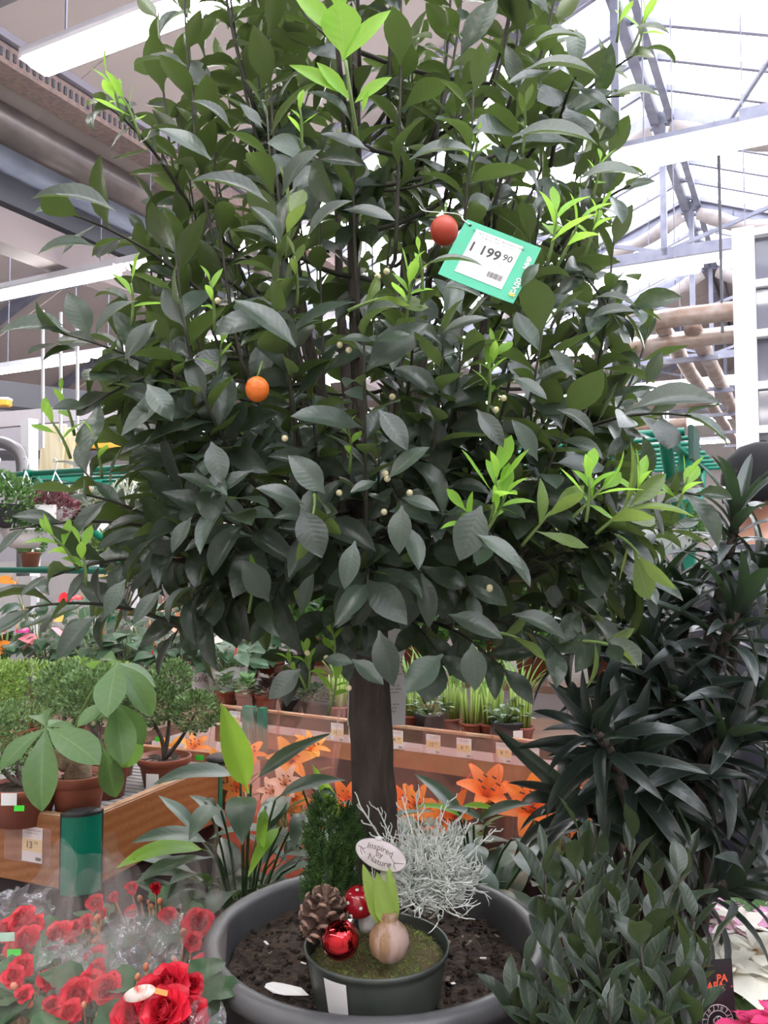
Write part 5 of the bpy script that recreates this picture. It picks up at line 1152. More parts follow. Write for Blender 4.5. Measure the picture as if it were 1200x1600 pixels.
# ------------------------------------------------------------------ broad-leaved aspidistras round the citrus pot
M_['asp'] = leafmat('aspidistra_leaf', (.045, .075, .05), (.1, .16, .07), .38, .15, (.2, .35, .08), .35, (.09, .13, .07), .04, .55, 0, mott=.25); M_['asplight'] = leafmat('fresh_aspidistra_leaf', (.2, .4, .04), (.26, .48, .06), .45, .4, (.45, .75, .08), .15, (.3, .48, .1), .05, .4, 0)
AT = [leaf_tpl(.33, 6, 10, .2, .9, -.25, 'lance', .02, .1, seed=91), leaf_tpl(.36, 6, 10, .15, 1.4, -.4, 'lance', .03, .1, seed=92), leaf_tpl(.3, 6, 10, .3, .4, -.1, 'lance', .025, .1, seed=93)]
AM = tmesh(AT, M_['asp']); AL = tmesh(AT, M_['asplight'])
M_['astem'] = mat('dark_green_stalk', (.045, .08, .03), .5)
def aspidistra(base, lab, n, seed, L_=(.15, .22), hz=(.06, .24), explicit=(), spread=.16, light=2, bias=(0, 0)):
    rg = random.Random(seed); t = thing('aspidistra', lab, 'houseplant', base, 'broad-leaved plants round the citrus pot')
    obj('pot', MB().lathe([(.001, 0), (.055, 0), (.072, .12), (.076, .122), (.076, .14), (.07, .14), (.001, .13)], base, 26), M_['terra2'], t)
    st = MB(); top = base + V((0, 0, .13)); its = []; lt = []
    for k in range(n):
        a = k * 2.4 + rg.uniform(-.3, .3); f = rg.random(); d = V((math.cos(a) + bias[0], math.sin(a) + bias[1], 0)).normalized(); p = top + d * (spread * (.25 + .5 * f)) + V((0, 0, rg.uniform(*hz)))
        st.tube(smooth_path([top + d * .01, top.lerp(p, .6) + V((0, 0, .04)), p], 6), [.003, .0028, .0026, .0024, .0022, .002, .002], 5)
        its.append((rg.randrange(3), mat4(p, d + V((0, 0, rg.uniform(.1, .9))), V((0, 0, 1)) - d * .15, rg.uniform(*L_), rg.uniform(.85, 1.15))))
    for (bx, by, ex, ey, Yb, Ye, kind, lite, w) in explicit:
        p, e = at(bx, by, Yb), at(ex, ey, Ye); st.tube(smooth_path([top, top.lerp(p, .6) + V((0, .01, .03)), p], 6), .0026, 5); d = e - p
        (lt if lite else its).append((kind, mat4(p, d + V((0, 0, .35 * d.length if kind < 2 and not lite else 0)), V((0, -.5, 1)) if abs(d.normalized().z) < .8 else V((.3, -1, .2)), d.length * 1.1, w)))
    obj('stems', st, M_['astem'], t, kind='stuff'); leaf_objs('leaf', AM, its, None, t)
    if lt: leaf_objs('leaf', AL, lt, None, t, 'bright green fresh leaf')
    return t
ab1 = at(380, 1440, 1.72); ab1.z = .552
aspidistra(ab1, 'broad-leaved dark green plant between the wooden bench and the citrus pot', 46, 7, (.13, .19), (.0, .24), ((388, 1240, 352, 1115, 1.7, 1.66, 2, True, 1.0), (375, 1215, 252, 1250, 1.7, 1.6, 0, False, .8), (392, 1225, 500, 1145, 1.72, 1.75, 2, False, .7), (378, 1245, 376, 1325, 1.62, 1.5, 1, False, 1.1),
    (325, 1330, 202, 1327, 1.68, 1.55, 0, True, .75), (330, 1320, 215, 1340, 1.66, 1.55, 0, False, .8), (415, 1260, 405, 1330, 1.6, 1.52, 1, True, .55), (320, 1250, 335, 1275, 1.68, 1.62, 0, False, .7), (430, 1250, 535, 1240, 1.7, 1.68, 0, False, .8), (440, 1290, 390, 1350, 1.6, 1.5, 0, True, .6), (345, 1265, 300, 1320, 1.62, 1.5, 1, False, .9), (470, 1270, 460, 1330, 1.62, 1.55, 1, False, .9)))
ab2 = V((at(520, 1400, 1.86).x, 1.86, .552))
aspidistra(ab2, 'broad-leaved plant right behind the citrus trunk on its left side', 26, 8, (.12, .17), (.0, .25), ((532, 1285, 495, 1205, 1.84, 1.8, 2, True, .6), (545, 1250, 590, 1235, 1.86, 1.9, 2, False, .9), (470, 1225, 520, 1260, 1.84, 1.8, 0, False, .7), (560, 1240, 585, 1290, 1.84, 1.8, 1, False, .9)))
ab3 = V((at(745, 1400, 1.8).x, 1.8, .552))
aspidistra(ab3, 'broad-leaved plant behind the citrus pot, in front of the orange lilies', 38, 9, (.12, .17), (.0, .13), ((728, 1290, 645, 1222, 1.75, 1.8, 0, False, .7), (715, 1260, 780, 1262, 1.75, 1.7, 2, True, .55), (725, 1280, 660, 1250, 1.74, 1.7, 0, True, .5), (800, 1310, 880, 1400, 1.7, 1.55, 0, False, .8), (760, 1290, 700, 1275, 1.74, 1.7, 0, False, .7), (740, 1290, 830, 1275, 1.72, 1.65, 0, False, .7), (870, 1310, 905, 1290, 1.7, 1.65, 2, True, .7), (750, 1320, 735, 1390, 1.65, 1.55, 1, False, 1.1)))
ab4 = V((at(870, 1440, 1.6).x, 1.6, .552))
aspidistra(ab4, 'dark broad-leaved plant between the citrus pot and the bay laurel', 30, 10, (.12, .17), (.0, .2), ())
ab5 = V((at(640, 1400, 1.9).x, 1.93, .552))
aspidistra(ab5, 'broad-leaved plant hidden behind the silvery cushion bush', 26, 12, (.12, .16), (.0, .2), ())

# ------------------------------------------------------------------ back bench with its price rail
A0, A1 = at(345, 1101, 3.45), at(880, 1169, 2.74); A0.z = A1.z = .878
RD = (A1 - A0).normalized(); RNn = V((RD.y, -RD.x, 0)); RB = -RNn if RNn.y < 0 else RNn     # RB points to the back
A0 = A0 - RD * .02; A2 = A1 + RD * .9
bb = thing('back_bench', 'long back bench with dark rail, price strip and ochre board', 'bench', V((A0.x, A0.y, 0)))
obj('rail_board', MB().bar(A0 - UP * .025, A2 - UP * .025, .02, .05), railm, bb, flat=True)
obj('rail_top', MB().bar(A0 + UP * .004, A2 + UP * .004, .024, .008), woodtop, bb, flat=True)
obj('price_strip', MB().bar(A0 + RD * .24 - UP * .063 - RB * .006, A2 - UP * .063 - RB * .006, .01, .03), mat('pinkish_price_strip', (.72, .6, .6), .5), bb, flat=True)
obj('lower_board', MB().bar(A0 - UP * .11, A2 - UP * .11, .02, .062), railw, bb, flat=True)
obj('table_top', MB().box((A0 + A2) / 2 + RB * .26 - UP * .035, ((A2 - A0).length, .5, .03), (RD, RB, UP)), railm, bb, flat=True)
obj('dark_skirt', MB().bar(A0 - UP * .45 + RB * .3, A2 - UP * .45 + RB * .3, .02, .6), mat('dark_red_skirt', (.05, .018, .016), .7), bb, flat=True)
for k in (.19, .255): obj('post', MB().box(A0 + RD * k - RB * .025 - UP * .08, (.05 if k < .2 else .03, .03, .2), (RD, RB, UP)), M_['green'], bb, flat=True)
for q in (.05, 1.2, 2.2): p = A0 + RD * q + RB * .3; obj('leg', MB().box((p.x, p.y, .42), (.05, .05, .84)), M_['dark'], bb, flat=True)
cards = ((367, 1110, '12', '99', 'small price card on the rail left of the green posts'), (527, 1143, '13', '99', 'price card reading 13 99 on the rail left of the trunk'), (555, 1148, '9', '99', 'price card on the rail hidden partly by the left side of the trunk'), (619, 1155, '4', '50', 'tilted price card on the rail touching the right side of the trunk'),
         (677, 1160, '12', '50', 'price card reading 12 on the rail, first clear of the trunk on its right'), (725, 1165, '9', '50', 'price card reading 9 on the rail right of the trunk'), (787, 1175, '9', '99', 'price card on the rail just left of the dark dracaena leaf'), (830, 1180, '4', '50', 'price card reading 4 on the rail under the dracaena leaves'))
for px, py, b, s, lab in cards:
    p = at(px, py, 3); k = None
    o = V((0, 0, EYE)); dd = p - o; nn = RB; tpar = (A0 - RB * .014 - o).dot(nn) / dd.dot(nn); c = o + dd * tpar
    c.z = A0.z - .042; price_card(None, c, RD, UP, .056, .066, b, s, lab, 'price cards along the back bench rail')
def on_bench(px, back, z=None):
    o = V((0, 0, EYE)); p = at(px, 1120, 3) - o; tpar = (A0 + RB * back - o).dot(RB) / p.dot(RB); c = o + p * tpar; c.z = A0.z - .02 if z is None else z; return c
narc = leafmat('narcissus_leaf', (.12, .24, .05), (.18, .32, .08), .45, .3, None, .3, None, side=0); NS = [leaf_tpl(.045, 2, 6, .3, .5, -.1, 'strap', 0, 0, seed=101), leaf_tpl(.04, 2, 6, .3, 1.1, -.2, 'strap', 0, 0, seed=102)]
M_['pgs'] = mat('pale_green_shoot', (.3, .42, .09), .5, rvar=.25)
def narcissus(px, back, lab, seed, h=.2, n=26):
    rg = random.Random(seed); c = on_bench(px, back); t = thing('narcissus_pot', lab, 'bulb plant', c, 'bulb plants on the back bench'); terra_pot(t, c, .045, .05, n=20)
    sm = MB(); it = []
    for k in range(n):
        a = rg.uniform(0, 6.28); q = .03 * math.sqrt(rg.random()); p = c + V((q * math.cos(a), q * math.sin(a), .045)); e = p + V((math.cos(a) * .012, math.sin(a) * .012, h * rg.uniform(.5, .7))); sm.tube([p, e], [.0048, .0036], 5)
        it.append((rg.randrange(2), mat4(e, V((math.cos(a) * .5, math.sin(a) * .5, 1)), V((math.cos(a), math.sin(a), .4)) * -1 + V((0, 0, 1.2)), h * rg.uniform(.5, .8), 1.3)))
    obj('shoots', sm, M_['pgs'], t, kind='stuff')
    obj('leaves', scatter(NS, it), narc, t, kind='stuff')
for i, (px, bk, lab) in enumerate(((530, .12, 'bulb plant with green shoots just left of the citrus trunk'), (642, .1, 'bulb plant with pale shoots right of the trunk and care card'), (704, .12, 'bulb plant with pale shoots behind the price card reading 12'), (737, .08, 'bulb plant with thick pale shoots behind the price card reading 9'), (768, .1, 'bulb plant with pale shoots left of the second black sage pot'), (815, .1, 'bulb plant with pale shoots at the right end of the back bench'),
                                   (668, .35, 'bulb plant in the second row behind the sage pot'), (760, .35, 'bulb plant in the second row, farther right'))):
    narcissus(px, bk, lab, 200 + i)
sage = leafmat('grey_sage_leaf', (.2, .26, .2), (.25, .3, .24), .6, .15, None, .3, None, side=0); SGT = [leaf_tpl(.5, 2, 5, .2, .6, -.2, 'ellip', 0, .1, seed=111)]
for i, (px, lab) in enumerate(((672, 'black pot of grey-leaved sage on the back bench, right of the trunk'), (792, 'black pot of grey-leaved sage under the drooping citrus leaf'))):
    c = on_bench(px, .07); t = thing('sage_pot', lab, 'herb plant', c); obj('pot', MB().lathe([(.001, 0), (.045, 0), (.058, .06), (.06, .062), (.06, .07), (.055, .07), (.001, .062)], c, 24), M_['rubber'], t)
    rg = random.Random(i); it = []; sm = MB()
    for k in range(60):
        a = rg.uniform(0, 6.28); q = rg.uniform(.01, .075); p = c + V((q * math.cos(a), q * math.sin(a), .07 + rg.uniform(0, .085) * (1 - q * 6))); sm.tube([c + V((0, 0, .06)), p], [.002, .0012], 4); it.append((0, mat4(p, V((math.cos(a), math.sin(a), rg.uniform(-.3, .8))), V((0, 0, 1)), rg.uniform(.022, .045), 1)))
    obj('stems', sm, M_['gtwig'], t, kind='stuff'); leaf_objs('leaf', tmesh(SGT, sage), it, None, t)
    if i: sticker(t, c + V((.03, -.05, .03)), (.3, -1, 0), .035, .03, M_['paper'], 'label')
succ = leafmat('jade_leaf', (.16, .28, .12), (.2, .32, .15), .4, .2, None, .25, (.25, .36, .2), .06, .4, 0); succd = leafmat('dark_red_leaf', (.045, .035, .025), (.08, .05, .04), .4, .1, None, .3, None, side=0); JT = [leaf_tpl(.62, 4, 5, .1, .5, -.3, 'ellip', .03, .06, seed=121), leaf_tpl(.7, 4, 5, .05, .8, -.4, 'round', .03, .06, seed=122)]
for i, (px, m, s, lab) in enumerate(((352, succ, .05, 'pale green broad-leaved succulent at the left end of the back bench'), (385, succ, .04, 'yellow-green succulent, second pot from the left end of the back bench'), (416, succd, .045, 'dark reddish leafy plant in terracotta above the green posts'))):
    c = on_bench(px, .09); t = thing('succulent_pot', lab, 'succulent', c, 'terracotta pots over the green posts'); terra_pot(t, c, .048, .07, n=22); rg = random.Random(i + 5); it = []
    for k in range(44):
        f = k / 43; a = k * 2.4; p = c + V((.035 * (1 - f) * math.cos(a), .035 * (1 - f) * math.sin(a), .07 + .05 * f)); it.append((k % 2, mat4(p, V((math.cos(a), math.sin(a), -.1 + 1.1 * f)), V((0, 0, 1)), s * rg.uniform(.8, 1.3), 1)))
    leaf_objs('leaf', tmesh(JT, m), it, None, t)
thy = mat('grey_green_thyme', (.07, .1, .055), .7, rvar=.5)
for i, (px, lab) in enumerate(((455, 'low thyme plant in a dark pot right of the green posts'), (490, 'low grey-green herb, second dark pot right of the green posts'), (510, 'low grey-green herb beside the bulb plant left of the trunk'))):
    c = on_bench(px, .12); t = thing('herb_pot', lab, 'herb plant', c, 'low herbs in dark pots'); obj('pot', MB().lathe([(.001, 0), (.04, 0), (.052, .055), (.054, .056), (.054, .064), (.048, .064), (.001, .058)], c, 20), M_['rubber'], t)
    obj('foliage', blob_leaves([(c + V((0, 0, .085)), .055, .7)], 900, .012, mrr), thy, t, kind='stuff')
# ------------------------------------------------------------------ orange lilies in tinted wrap between the benches
lilm = leafmat('orange_lily_petal', (.85, .2, .03), (.85, .26, .06), .45, .4, (1, .33, .05), .12, (.9, .32, .06), .05, .35, 0, mott=.12); lily = leafmat('amber_lily_petal', (.85, .36, .06), (.85, .4, .1), .45, .4, (1, .5, .1), .1, (.9, .5, .15), .05, .35, 0, mott=.1); lilp = leafmat('pale_peach_petal', (.85, .5, .38), (.85, .5, .4), .5, .35, None, .1, None, side=0, mott=.1)
LT = [leaf_tpl(.42, 6, 9, .12, 1.5, -.55, 'petal', .03, .0, curl=-.1, seed=131), leaf_tpl(.34, 6, 9, .15, 1.7, -.6, 'petal', .03, .0, seed=132)]
anth = mat('lily_anther', (.12, .03, .012), .7); fil = mat('lily_filament', (.75, .25, .04), .5); spotm = mat('lily_spot', (.12, .015, .01), .6)
wrapo = film('peach_film', (1, .66, .58), .045, .12, .12, .5, 10); wrapc = film('clear_film', (1, .96, .95), .05, .2, .09, .7, 14); wrapn = film('thin_clear_film', (1, .97, .96), .015, .14, .1, .6, 12); wrapp = mat('salmon_paper', (.82, .3, .2), .6, 0, (.88, .4, .3), 5, tr=.5)
lmesh = {id(m): tmesh(LT, m, 'petal') for m in (lilm, lily, lilp)}
lgreen = leafmat('lily_leaf', (.06, .13, .03), (.1, .2, .06), .45, .25, None, .3, (.12, .2, .06), .06, .4, 0); LGT = [leaf_tpl(.2, 4, 7, .3, .8, -.2, 'lance', .01, 0, seed=135)]
def cone_wrap(c, r0, r1, z0, z1, seed, n=40, rows=9, peak=.18, gap=0.0):
    """Crinkled film sleeve, open at the top, with a wavy pointed rim."""
    rg = random.Random(seed); ph = [rg.uniform(0, 6.28) for _ in range(4)]
    def f(a, b):
        th = 2 * PI * a; r = r0 + (r1 - r0) * b ** .85; r *= 1 + (.05 * math.sin(7 * th + ph[0]) + .035 * math.sin(12 * th + ph[1] + b * 3)) * (.3 + b)
        zz = z0 + (z1 - z0) * b * (1 + peak * math.sin(2 * th + ph[2]) * b + .06 * math.sin(5 * th + ph[3]) * b)
        return V((c.x + r * math.cos(th), c.y + r * math.sin(th), zz))
    return MB().grid(f, n, rows)
def lily_flower(t, p, ax, s, m):
    ax = V(ax).normalized(); x = ax.orthogonal().normalized(); y = ax.cross(x); fl = bpy.data.objects.new('flower', None); COL.objects.link(fl); fl.parent = t; WL[fl.name] = WL[t.name].copy()
    for k in range(6):
        a = k * PI / 3 + .2; d = x * math.cos(a) + y * math.sin(a); leaf_objs('petal', lmesh[id(m)], [(k % 2, mat4(p + ax * (.002 if k % 2 else 0), ax * .75 + d * .62, ax * .7 - d * .6, s * 1.12, 1))], None, fl)
    sm = MB(); an = MB(); sp = MB()
    for k in range(6):
        a = k * PI / 3; d = x * math.cos(a) + y * math.sin(a); e = p + ax * s * .75 + d * s * .22; sm.tube([p, p + ax * s * .4 + d * s * .06, e], s * .012, 4); an.bar(e - x.cross(d) * 0 - y * s * .06, e + y * s * .06, s * .035, s * .03)
        for q in range(5): sp.ball(p + ax * s * (.3 + .06 * q) + d * s * (.2 + .055 * q) + x.cross(d) * 0 + d.cross(ax) * s * R.uniform(-.06, .06) - d * s * .05, s * .013, 5, 3)
    obj('filaments', sm, fil, fl); obj('anthers', an, anth, fl); obj('spots', sp, spotm, fl)
def lily_plant(px, py, Y, flowers, m, lab, wrap=wrapo, zlow=.6, wr=.1, seed=0, card=None):
    c = at(px, py, Y); b = V((c.x, c.y, .5)); t = thing('lily', lab, 'lily', b, 'orange lilies in plastic sleeves')
    obj('pot', MB().lathe([(.001, 0), (.05, 0), (.065, .12), (.068, .122), (.068, .135), (.06, .135), (.001, .125)], b, 22), M_['terra'], t)
    st = MB(); it = []; rg = random.Random(seed)
    for (fx_, fy_, dY, s, ax) in flowers:
        p = at(fx_, fy_, Y + dY); st.tube(smooth_path([b + V((0, 0, .12)), b.lerp(p, .6) + V((0, 0, .01)), p - V(ax).normalized() * .01, p], 6), .004, 5)
        for k in range(9): q = b.lerp(p, .35 + .06 * k); a = k * 2.4; it.append((0, mat4(q, V((math.cos(a), math.sin(a), .6)), V((0, 0, 1)), rg.uniform(.07, .11), 1)))
        lily_flower(t, p, ax, s, m)
    obj('stems', st, M_['gtwig'], t, kind='stuff'); leaf_objs('leaf', tmesh(LGT, lgreen), it[:40], None, t)
    top = max(at(f[0], f[1], Y + f[2]).z for f in flowers) + .075
    obj('paper_wrap', cone_wrap(V((c.x, c.y, 0)), .075, wr * .8, max(zlow, top - .34), top - .2, seed + 50, peak=.05), shade_wrap if m is lilm else wrapp, t)
    obj('sleeve', cone_wrap(V((c.x, c.y, 0)), .075, wr * 1.25, zlow, top + .045, seed + 80), wrap, t)
    if card: sticker(t, at(*card, Y - wr * 1.22), (0, -1, 0), .022, .014, neon)
lily_plant(740, 1300, 2.15, ((757, 1255, -.05, .1, (.1, -.6, .9)), (715, 1280, -.06, .085, (-.4, -.8, .5)), (700, 1300, .05, .07, (-.5, -.4, .6))), lilm, 'bright orange spotted lily left of the dracaena leaves', wr=.11, seed=1)
lily_plant(860, 1310, 2.1, ((832, 1275, -.05, .105, (-.3, -.8, .8)), (888, 1290, -.08, .1, (.4, -.9, .4)), (880, 1250, .06, .07, (.2, -.5, .9))), lilm, 'bright orange spotted lily partly behind the dracaena leaves', wr=.11, seed=2)
lily_plant(455, 1260, 2.35, ((455, 1195, -.03, .085, (.1, -.9, .7)), (480, 1180, .05, .07, (.4, -.4, .9)), (460, 1250, -.1, .06, (0, -1, .3))), lily, 'amber orange lily in peach film left of the citrus trunk', wr=.12, seed=3, wrap=film('clear_peach_film', (1, .8, .75), .09, .16, .1, .5, 12))
lily_plant(365, 1260, 2.45, ((350, 1205, -.02, .075, (-.2, -.8, .6)), (385, 1190, .05, .07, (.3, -.5, .9)), (370, 1230, -.06, .06, (.1, -1, .3))), lily, 'amber lily behind the bright green aspidistra shoot', wr=.11, seed=4, card=(312, 1184))
lily_plant(265, 1240, 2.75, ((268, 1185, 0, .08, (0, -.9, .6)), (300, 1178, .05, .07, (.3, -.5, .9)), (250, 1200, -.05, .06, (-.3, -.8, .5))), lily, 'amber lily seen between the bonsai trunks', wr=.13, seed=5, card=(248, 1155))
lily_plant(450, 1275, 2.2, ((445, 1228, -.02, .06, (.1, -.9, .6)), (430, 1240, .0, .05, (-.3, -.8, .5))), lilp, 'pale peach lily low in front of the amber one', wr=.1, seed=6)
lily_plant(560, 1280, 2.3, ((545, 1255, -.02, .07, (-.2, -.8, .6)), (625, 1262, .02, .07, (.3, -.8, .6))), lilm, 'orange lily in film directly behind the citrus trunk', wr=.13, seed=7)
lily_plant(665, 1300, 2.3, ((650, 1262, -.02, .075, (-.1, -.9, .5)), (680, 1280, .0, .065, (.3, -.8, .5))), lily, 'amber lily behind the silvery cushion bush', wr=.12, seed=8)
lily_plant(930, 1320, 2.3, ((935, 1285, -.02, .07, (.1, -.9, .5)), (920, 1300, .0, .06, (-.3, -.8, .5))), lilm, 'orange lily farthest right, behind the dracaena leaves', wr=.1, seed=9)
hd = at(745, 1235, 2.2); obj_h = thing('wire_loop', 'thin red wire loop over the bright orange lily', 'wire', hd)
obj('loop', MB().tube(smooth_path([at(719, 1255, 2.3), at(722, 1232, 2.3), at(733, 1213, 2.3), at(747, 1203, 2.3), at(750, 1215, 2.3)], 16), .0022, 6), mat('red_wire', (.7, .06, .08), .4), obj_h)
lt = thing('lily_table', 'low dark table under the orange lilies', 'table', (.08, 2.32, 0)); obj('table_top', MB().box((.08, 2.32, .485), (1.1, .52, .03), bev=.004), M_['dark'], lt, flat=True)
for x in (-.4, .55):
    for y in (2.12, 2.52): obj('leg', MB().box((x, y, .235), (.05, .05, .47)), M_['dark'], lt, flat=True)
# ------------------------------------------------------------------ red begonias in clear sleeves, lower left
redp = leafmat('begonia_petal', (.68, .018, .045), (.62, .03, .06), .42, .25, (.9, .05, .08), .22, None, side=0, mott=.15); sal = mat('salmon_bud', (.6, .17, .1), .45, 0, (.62, .3, .16), 20, rvar=.25)
begl = leafmat('begonia_leaf', (.035, .085, .035), (.1, .14, .06), .42, .15, None, .3, (.09, .15, .06), .05, .45, 40); bst = mat('begonia_stem', (.42, .22, .1), .5, rvar=.2)
BP = leaf_tpl(1.0, 5, 5, .05, -.5, .1, 'obov', .05, 0, curl=-.9, seed=141); BPo = leaf_tpl(1.05, 5, 5, .05, .9, -.5, 'obov', .06, 0, curl=-.4, seed=142)
def rose_mb(n, seed):
    rg = random.Random(seed); it = []
    for k in range(n):
        f = k / (n - 1); a = k * 2.39996; d = V((math.cos(a), math.sin(a), 0)); tilt = .12 + 1.3 * f ** .8
        it.append((0 if f < .55 else 1, mat4(d * (.03 + .1 * f) + V((0, 0, .1 * (1 - f))), d * math.sin(tilt) + V((0, 0, math.cos(tilt))), V((0, 0, 1)) * math.sin(tilt) - d * math.cos(tilt), .34 + .2 * f + rg.uniform(-.04, .04), 1)))
    return scatter([BP, BPo], it)
ROSE = [rose_mb(n, n).mesh('flower') for n in (22, 34, 15)]
for me in ROSE: me.materials.append(redp)
BUD = MB().ball((0, 0, .4), .42, 10, 8, (.85, .85, 1.25)).mesh('bud'); BUD.materials.append(sal)
BLT = tmesh([leaf_tpl(.8, 6, 8, .15, .6, -.2, 'heart', .05, .1, seed=145, serr=.12), leaf_tpl(.75, 6, 8, .25, .9, -.3, 'heart', .06, .1, seed=146, serr=.12)], begl)
whites = mat('white_sticker', (.82, .82, .82), .5); mint = mat('mint_sticker', (.5, .75, .6), .5)
def begonia(px, py, Y, fl, bd, lab, seed, wr=.095, wh=.28, peak=.2, stick=None, lq=.08):
    c = at(px, py, Y); b = V((c.x, c.y, .552)); t = thing('begonia', lab, 'begonia', b, 'red begonias in clear sleeves'); rg = random.Random(seed)
    obj('pot', MB().lathe([(.001, 0), (.042, 0), (.055, .09), (.058, .092), (.058, .105), (.052, .105), (.001, .095)], b, 22), M_['terra'], t)
    st = MB(); top = b + V((0, 0, .1)); zf = []
    def put(me, name, p, s, ax):
        o = bpy.data.objects.new(name, me); COL.objects.link(o); o.parent = t; M = mat4(p - b, V(ax).orthogonal(), ax, s); o.matrix_local = M
    for (x, y, s, dY) in fl:
        p = at(x, y, Y + dY); zf.append(p.z); ax = (V((rg.uniform(-.4, .4), -.75, .75))).normalized(); put(ROSE[0 if s < .045 else 1] if s > .028 else ROSE[2], 'flower', p - ax * s * .2, s, ax)
        st.tube(smooth_path([top, top.lerp(p, .6), p - ax * s * .1], 5), .002, 5)
    for (x, y, s, dY) in bd:
        p = at(x, y, Y + dY); ax = V((rg.uniform(-.5, .5), -.4, 1)).normalized(); put(BUD, 'bud', p, s * .8, ax); st.tube(smooth_path([top, top.lerp(p, .65), p], 5), .0019, 5)
    its = []
    zt = sum(zf) / len(zf) - top.z
    for k in range(30):
        a = k * 2.4; q = rg.uniform(.02, lq); p = top + V((q * math.cos(a), q * math.sin(a), zt * rg.uniform(.35, .97))); st.tube([top, p], .0018, 4); its.append((k % 2, mat4(p, V((math.cos(a), math.sin(a), rg.uniform(-.2, .4))), V((0, -.3, 1)), rg.uniform(.05, .075) * (1 if lq > .05 else .6), 1)))
    obj('stems', st, bst, t, kind='stuff'); leaf_objs('leaf', BLT, its, None, t)
    obj('sleeve', cone_wrap(V((c.x, c.y, 0)), .062, wr, .56, (max(zf) if zf else .8) + .03, seed + 7, 48, 10, peak), wrapc, t)
    if stick:
        for (x, y, w, h, m) in stick: sticker(t, at(x, y, Y - wr * .95), (.1, -1, .3), w, h, m)
begonia(250, 1480, 1.16, ((262, 1540, .055, -.04), (300, 1538, .03, -.02), (212, 1588, .055, -.06), (258, 1580, .06, -.08), (240, 1560, .055, -.05), (292, 1590, .05, -.06)), ((228, 1515, .016, 0), (214, 1530, .014, 0), (310, 1560, .016, 0)), 'red begonia with the biggest blooms, at the front beside the citrus pot', 1, .085, lq=.055)
begonia(255, 1440, 1.55, ((243, 1388, .022, 0), (205, 1388, .024, 0), (178, 1402, .02, 0), (205, 1425, .024, -.05), (262, 1430, .03, -.05), (310, 1443, .05, -.08), (300, 1470, .03, -.05)), ((220, 1408, .018, 0), (250, 1412, .018, -.02), (232, 1412, .013, 0), (275, 1435, .02, -.02), (238, 1418, .013, 0)), 'tall red begonia in a clear sleeve in front of the green bench post', 2, .1)
begonia(125, 1470, 1.5, ((90, 1463, .05, -.05), (117, 1450, .028, 0), (105, 1477, .035, -.05), (148, 1410, .03, .05), (135, 1440, .026, 0), (160, 1428, .02, 0)), ((150, 1458, .018, -.03), (152, 1470, .016, -.04), (90, 1488, .014, -.04), (63, 1496, .016, -.04), (145, 1475, .016, -.04)), 'red begonia with salmon buds below the green corner post', 3, .1)
begonia(20, 1490, 1.5, ((34, 1436, .045, 0), (55, 1445, .035, 0), (8, 1452, .04, 0), (40, 1470, .05, -.05), (20, 1480, .035, -.05)), ((5, 1498, .015, 0), (58, 1465, .018, 0)), 'red begonia at the left edge below the 13 99 price card', 4, .1, stick=((22, 1492, .022, .018, neon), (8, 1464, .03, .014, mint)))
begonia(55, 1560, 1.25, ((33, 1510, .034, 0), (20, 1525, .03, -.03), (38, 1555, .026, -.05), (80, 1570, .024, -.05), (75, 1530, .03, 0)), ((45, 1575, .018, -.04), (25, 1545, .016, -.04), (70, 1580, .016, -.04)), 'red begonia with hazy sleeve at the lower left corner', 5, .09)
begonia(165, 1560, 1.22, ((165, 1545, .04, -.05), (140, 1535, .036, 0), (120, 1555, .045, -.03), (108, 1582, .034, -.06), (150, 1515, .03, .03), (175, 1532, .024, -.04)), ((155, 1592, .016, -.06), (130, 1575, .015, -.05), (185, 1570, .014, -.05)), 'red begonia low at the front, between the hazy sleeve and the biggest blooms', 6, .09)
begonia(190, 1480, 1.38, ((150, 1495, .035, -.02), (135, 1505, .03, 0)), ((152, 1440, .02, 0), (180, 1500, .014, 0)), 'begonia almost hidden in a crinkled shiny sleeve, middle of the group', 7, .09, .3)
begonia(280, 1510, 1.3, ((312, 1512, .04, -.03), (300, 1470, .03, .02)), ((275, 1505, .018, 0), (285, 1462, .018, 0)), 'dark red begonia in a sleeve close to the citrus pot', 8, .055, lq=.035, stick=((305, 1508, .018, .014, whites),))
begonia(330, 1450, 1.62, ((342, 1412, .024, 0), (335, 1422, .02, 0), (330, 1440, .03, -.03)), ((328, 1430, .014, 0),), 'small red begonia peeping out behind the black pot rim', 9, .05, lq=.03)
# picture label stuck among the blooms
pl = at(218, 1552, 1.08); plt_ = thing('plant_label', 'oval red and white picture label among the biggest begonia blooms', 'label', pl)
LX = (at(245, 1545, 1.07) - at(185, 1562, 1.09)).normalized(); LY = V((.1, .3, 1)); LY = (LY - LX * LY.dot(LX)).normalized(); LN = LX.cross(LY)
obj('plate', MB().lathe([(.001, 0), (.97, 0), (1, .0004), (.97, .0008), (.001, .0008)], pl, 30, (LX * .026, LY * .009, LN)), mat('red_white_label', (.75, .12, .08), .45, 0, (.85, .75, .68), 70, 2), plt_)
obj('label_stem', MB().bar(pl + LX * .02, pl + LX * .045 - UP * .01, .006, .0012, LN), mat('orange_label_stem', (.8, .35, .1), .5), plt_, flat=True)
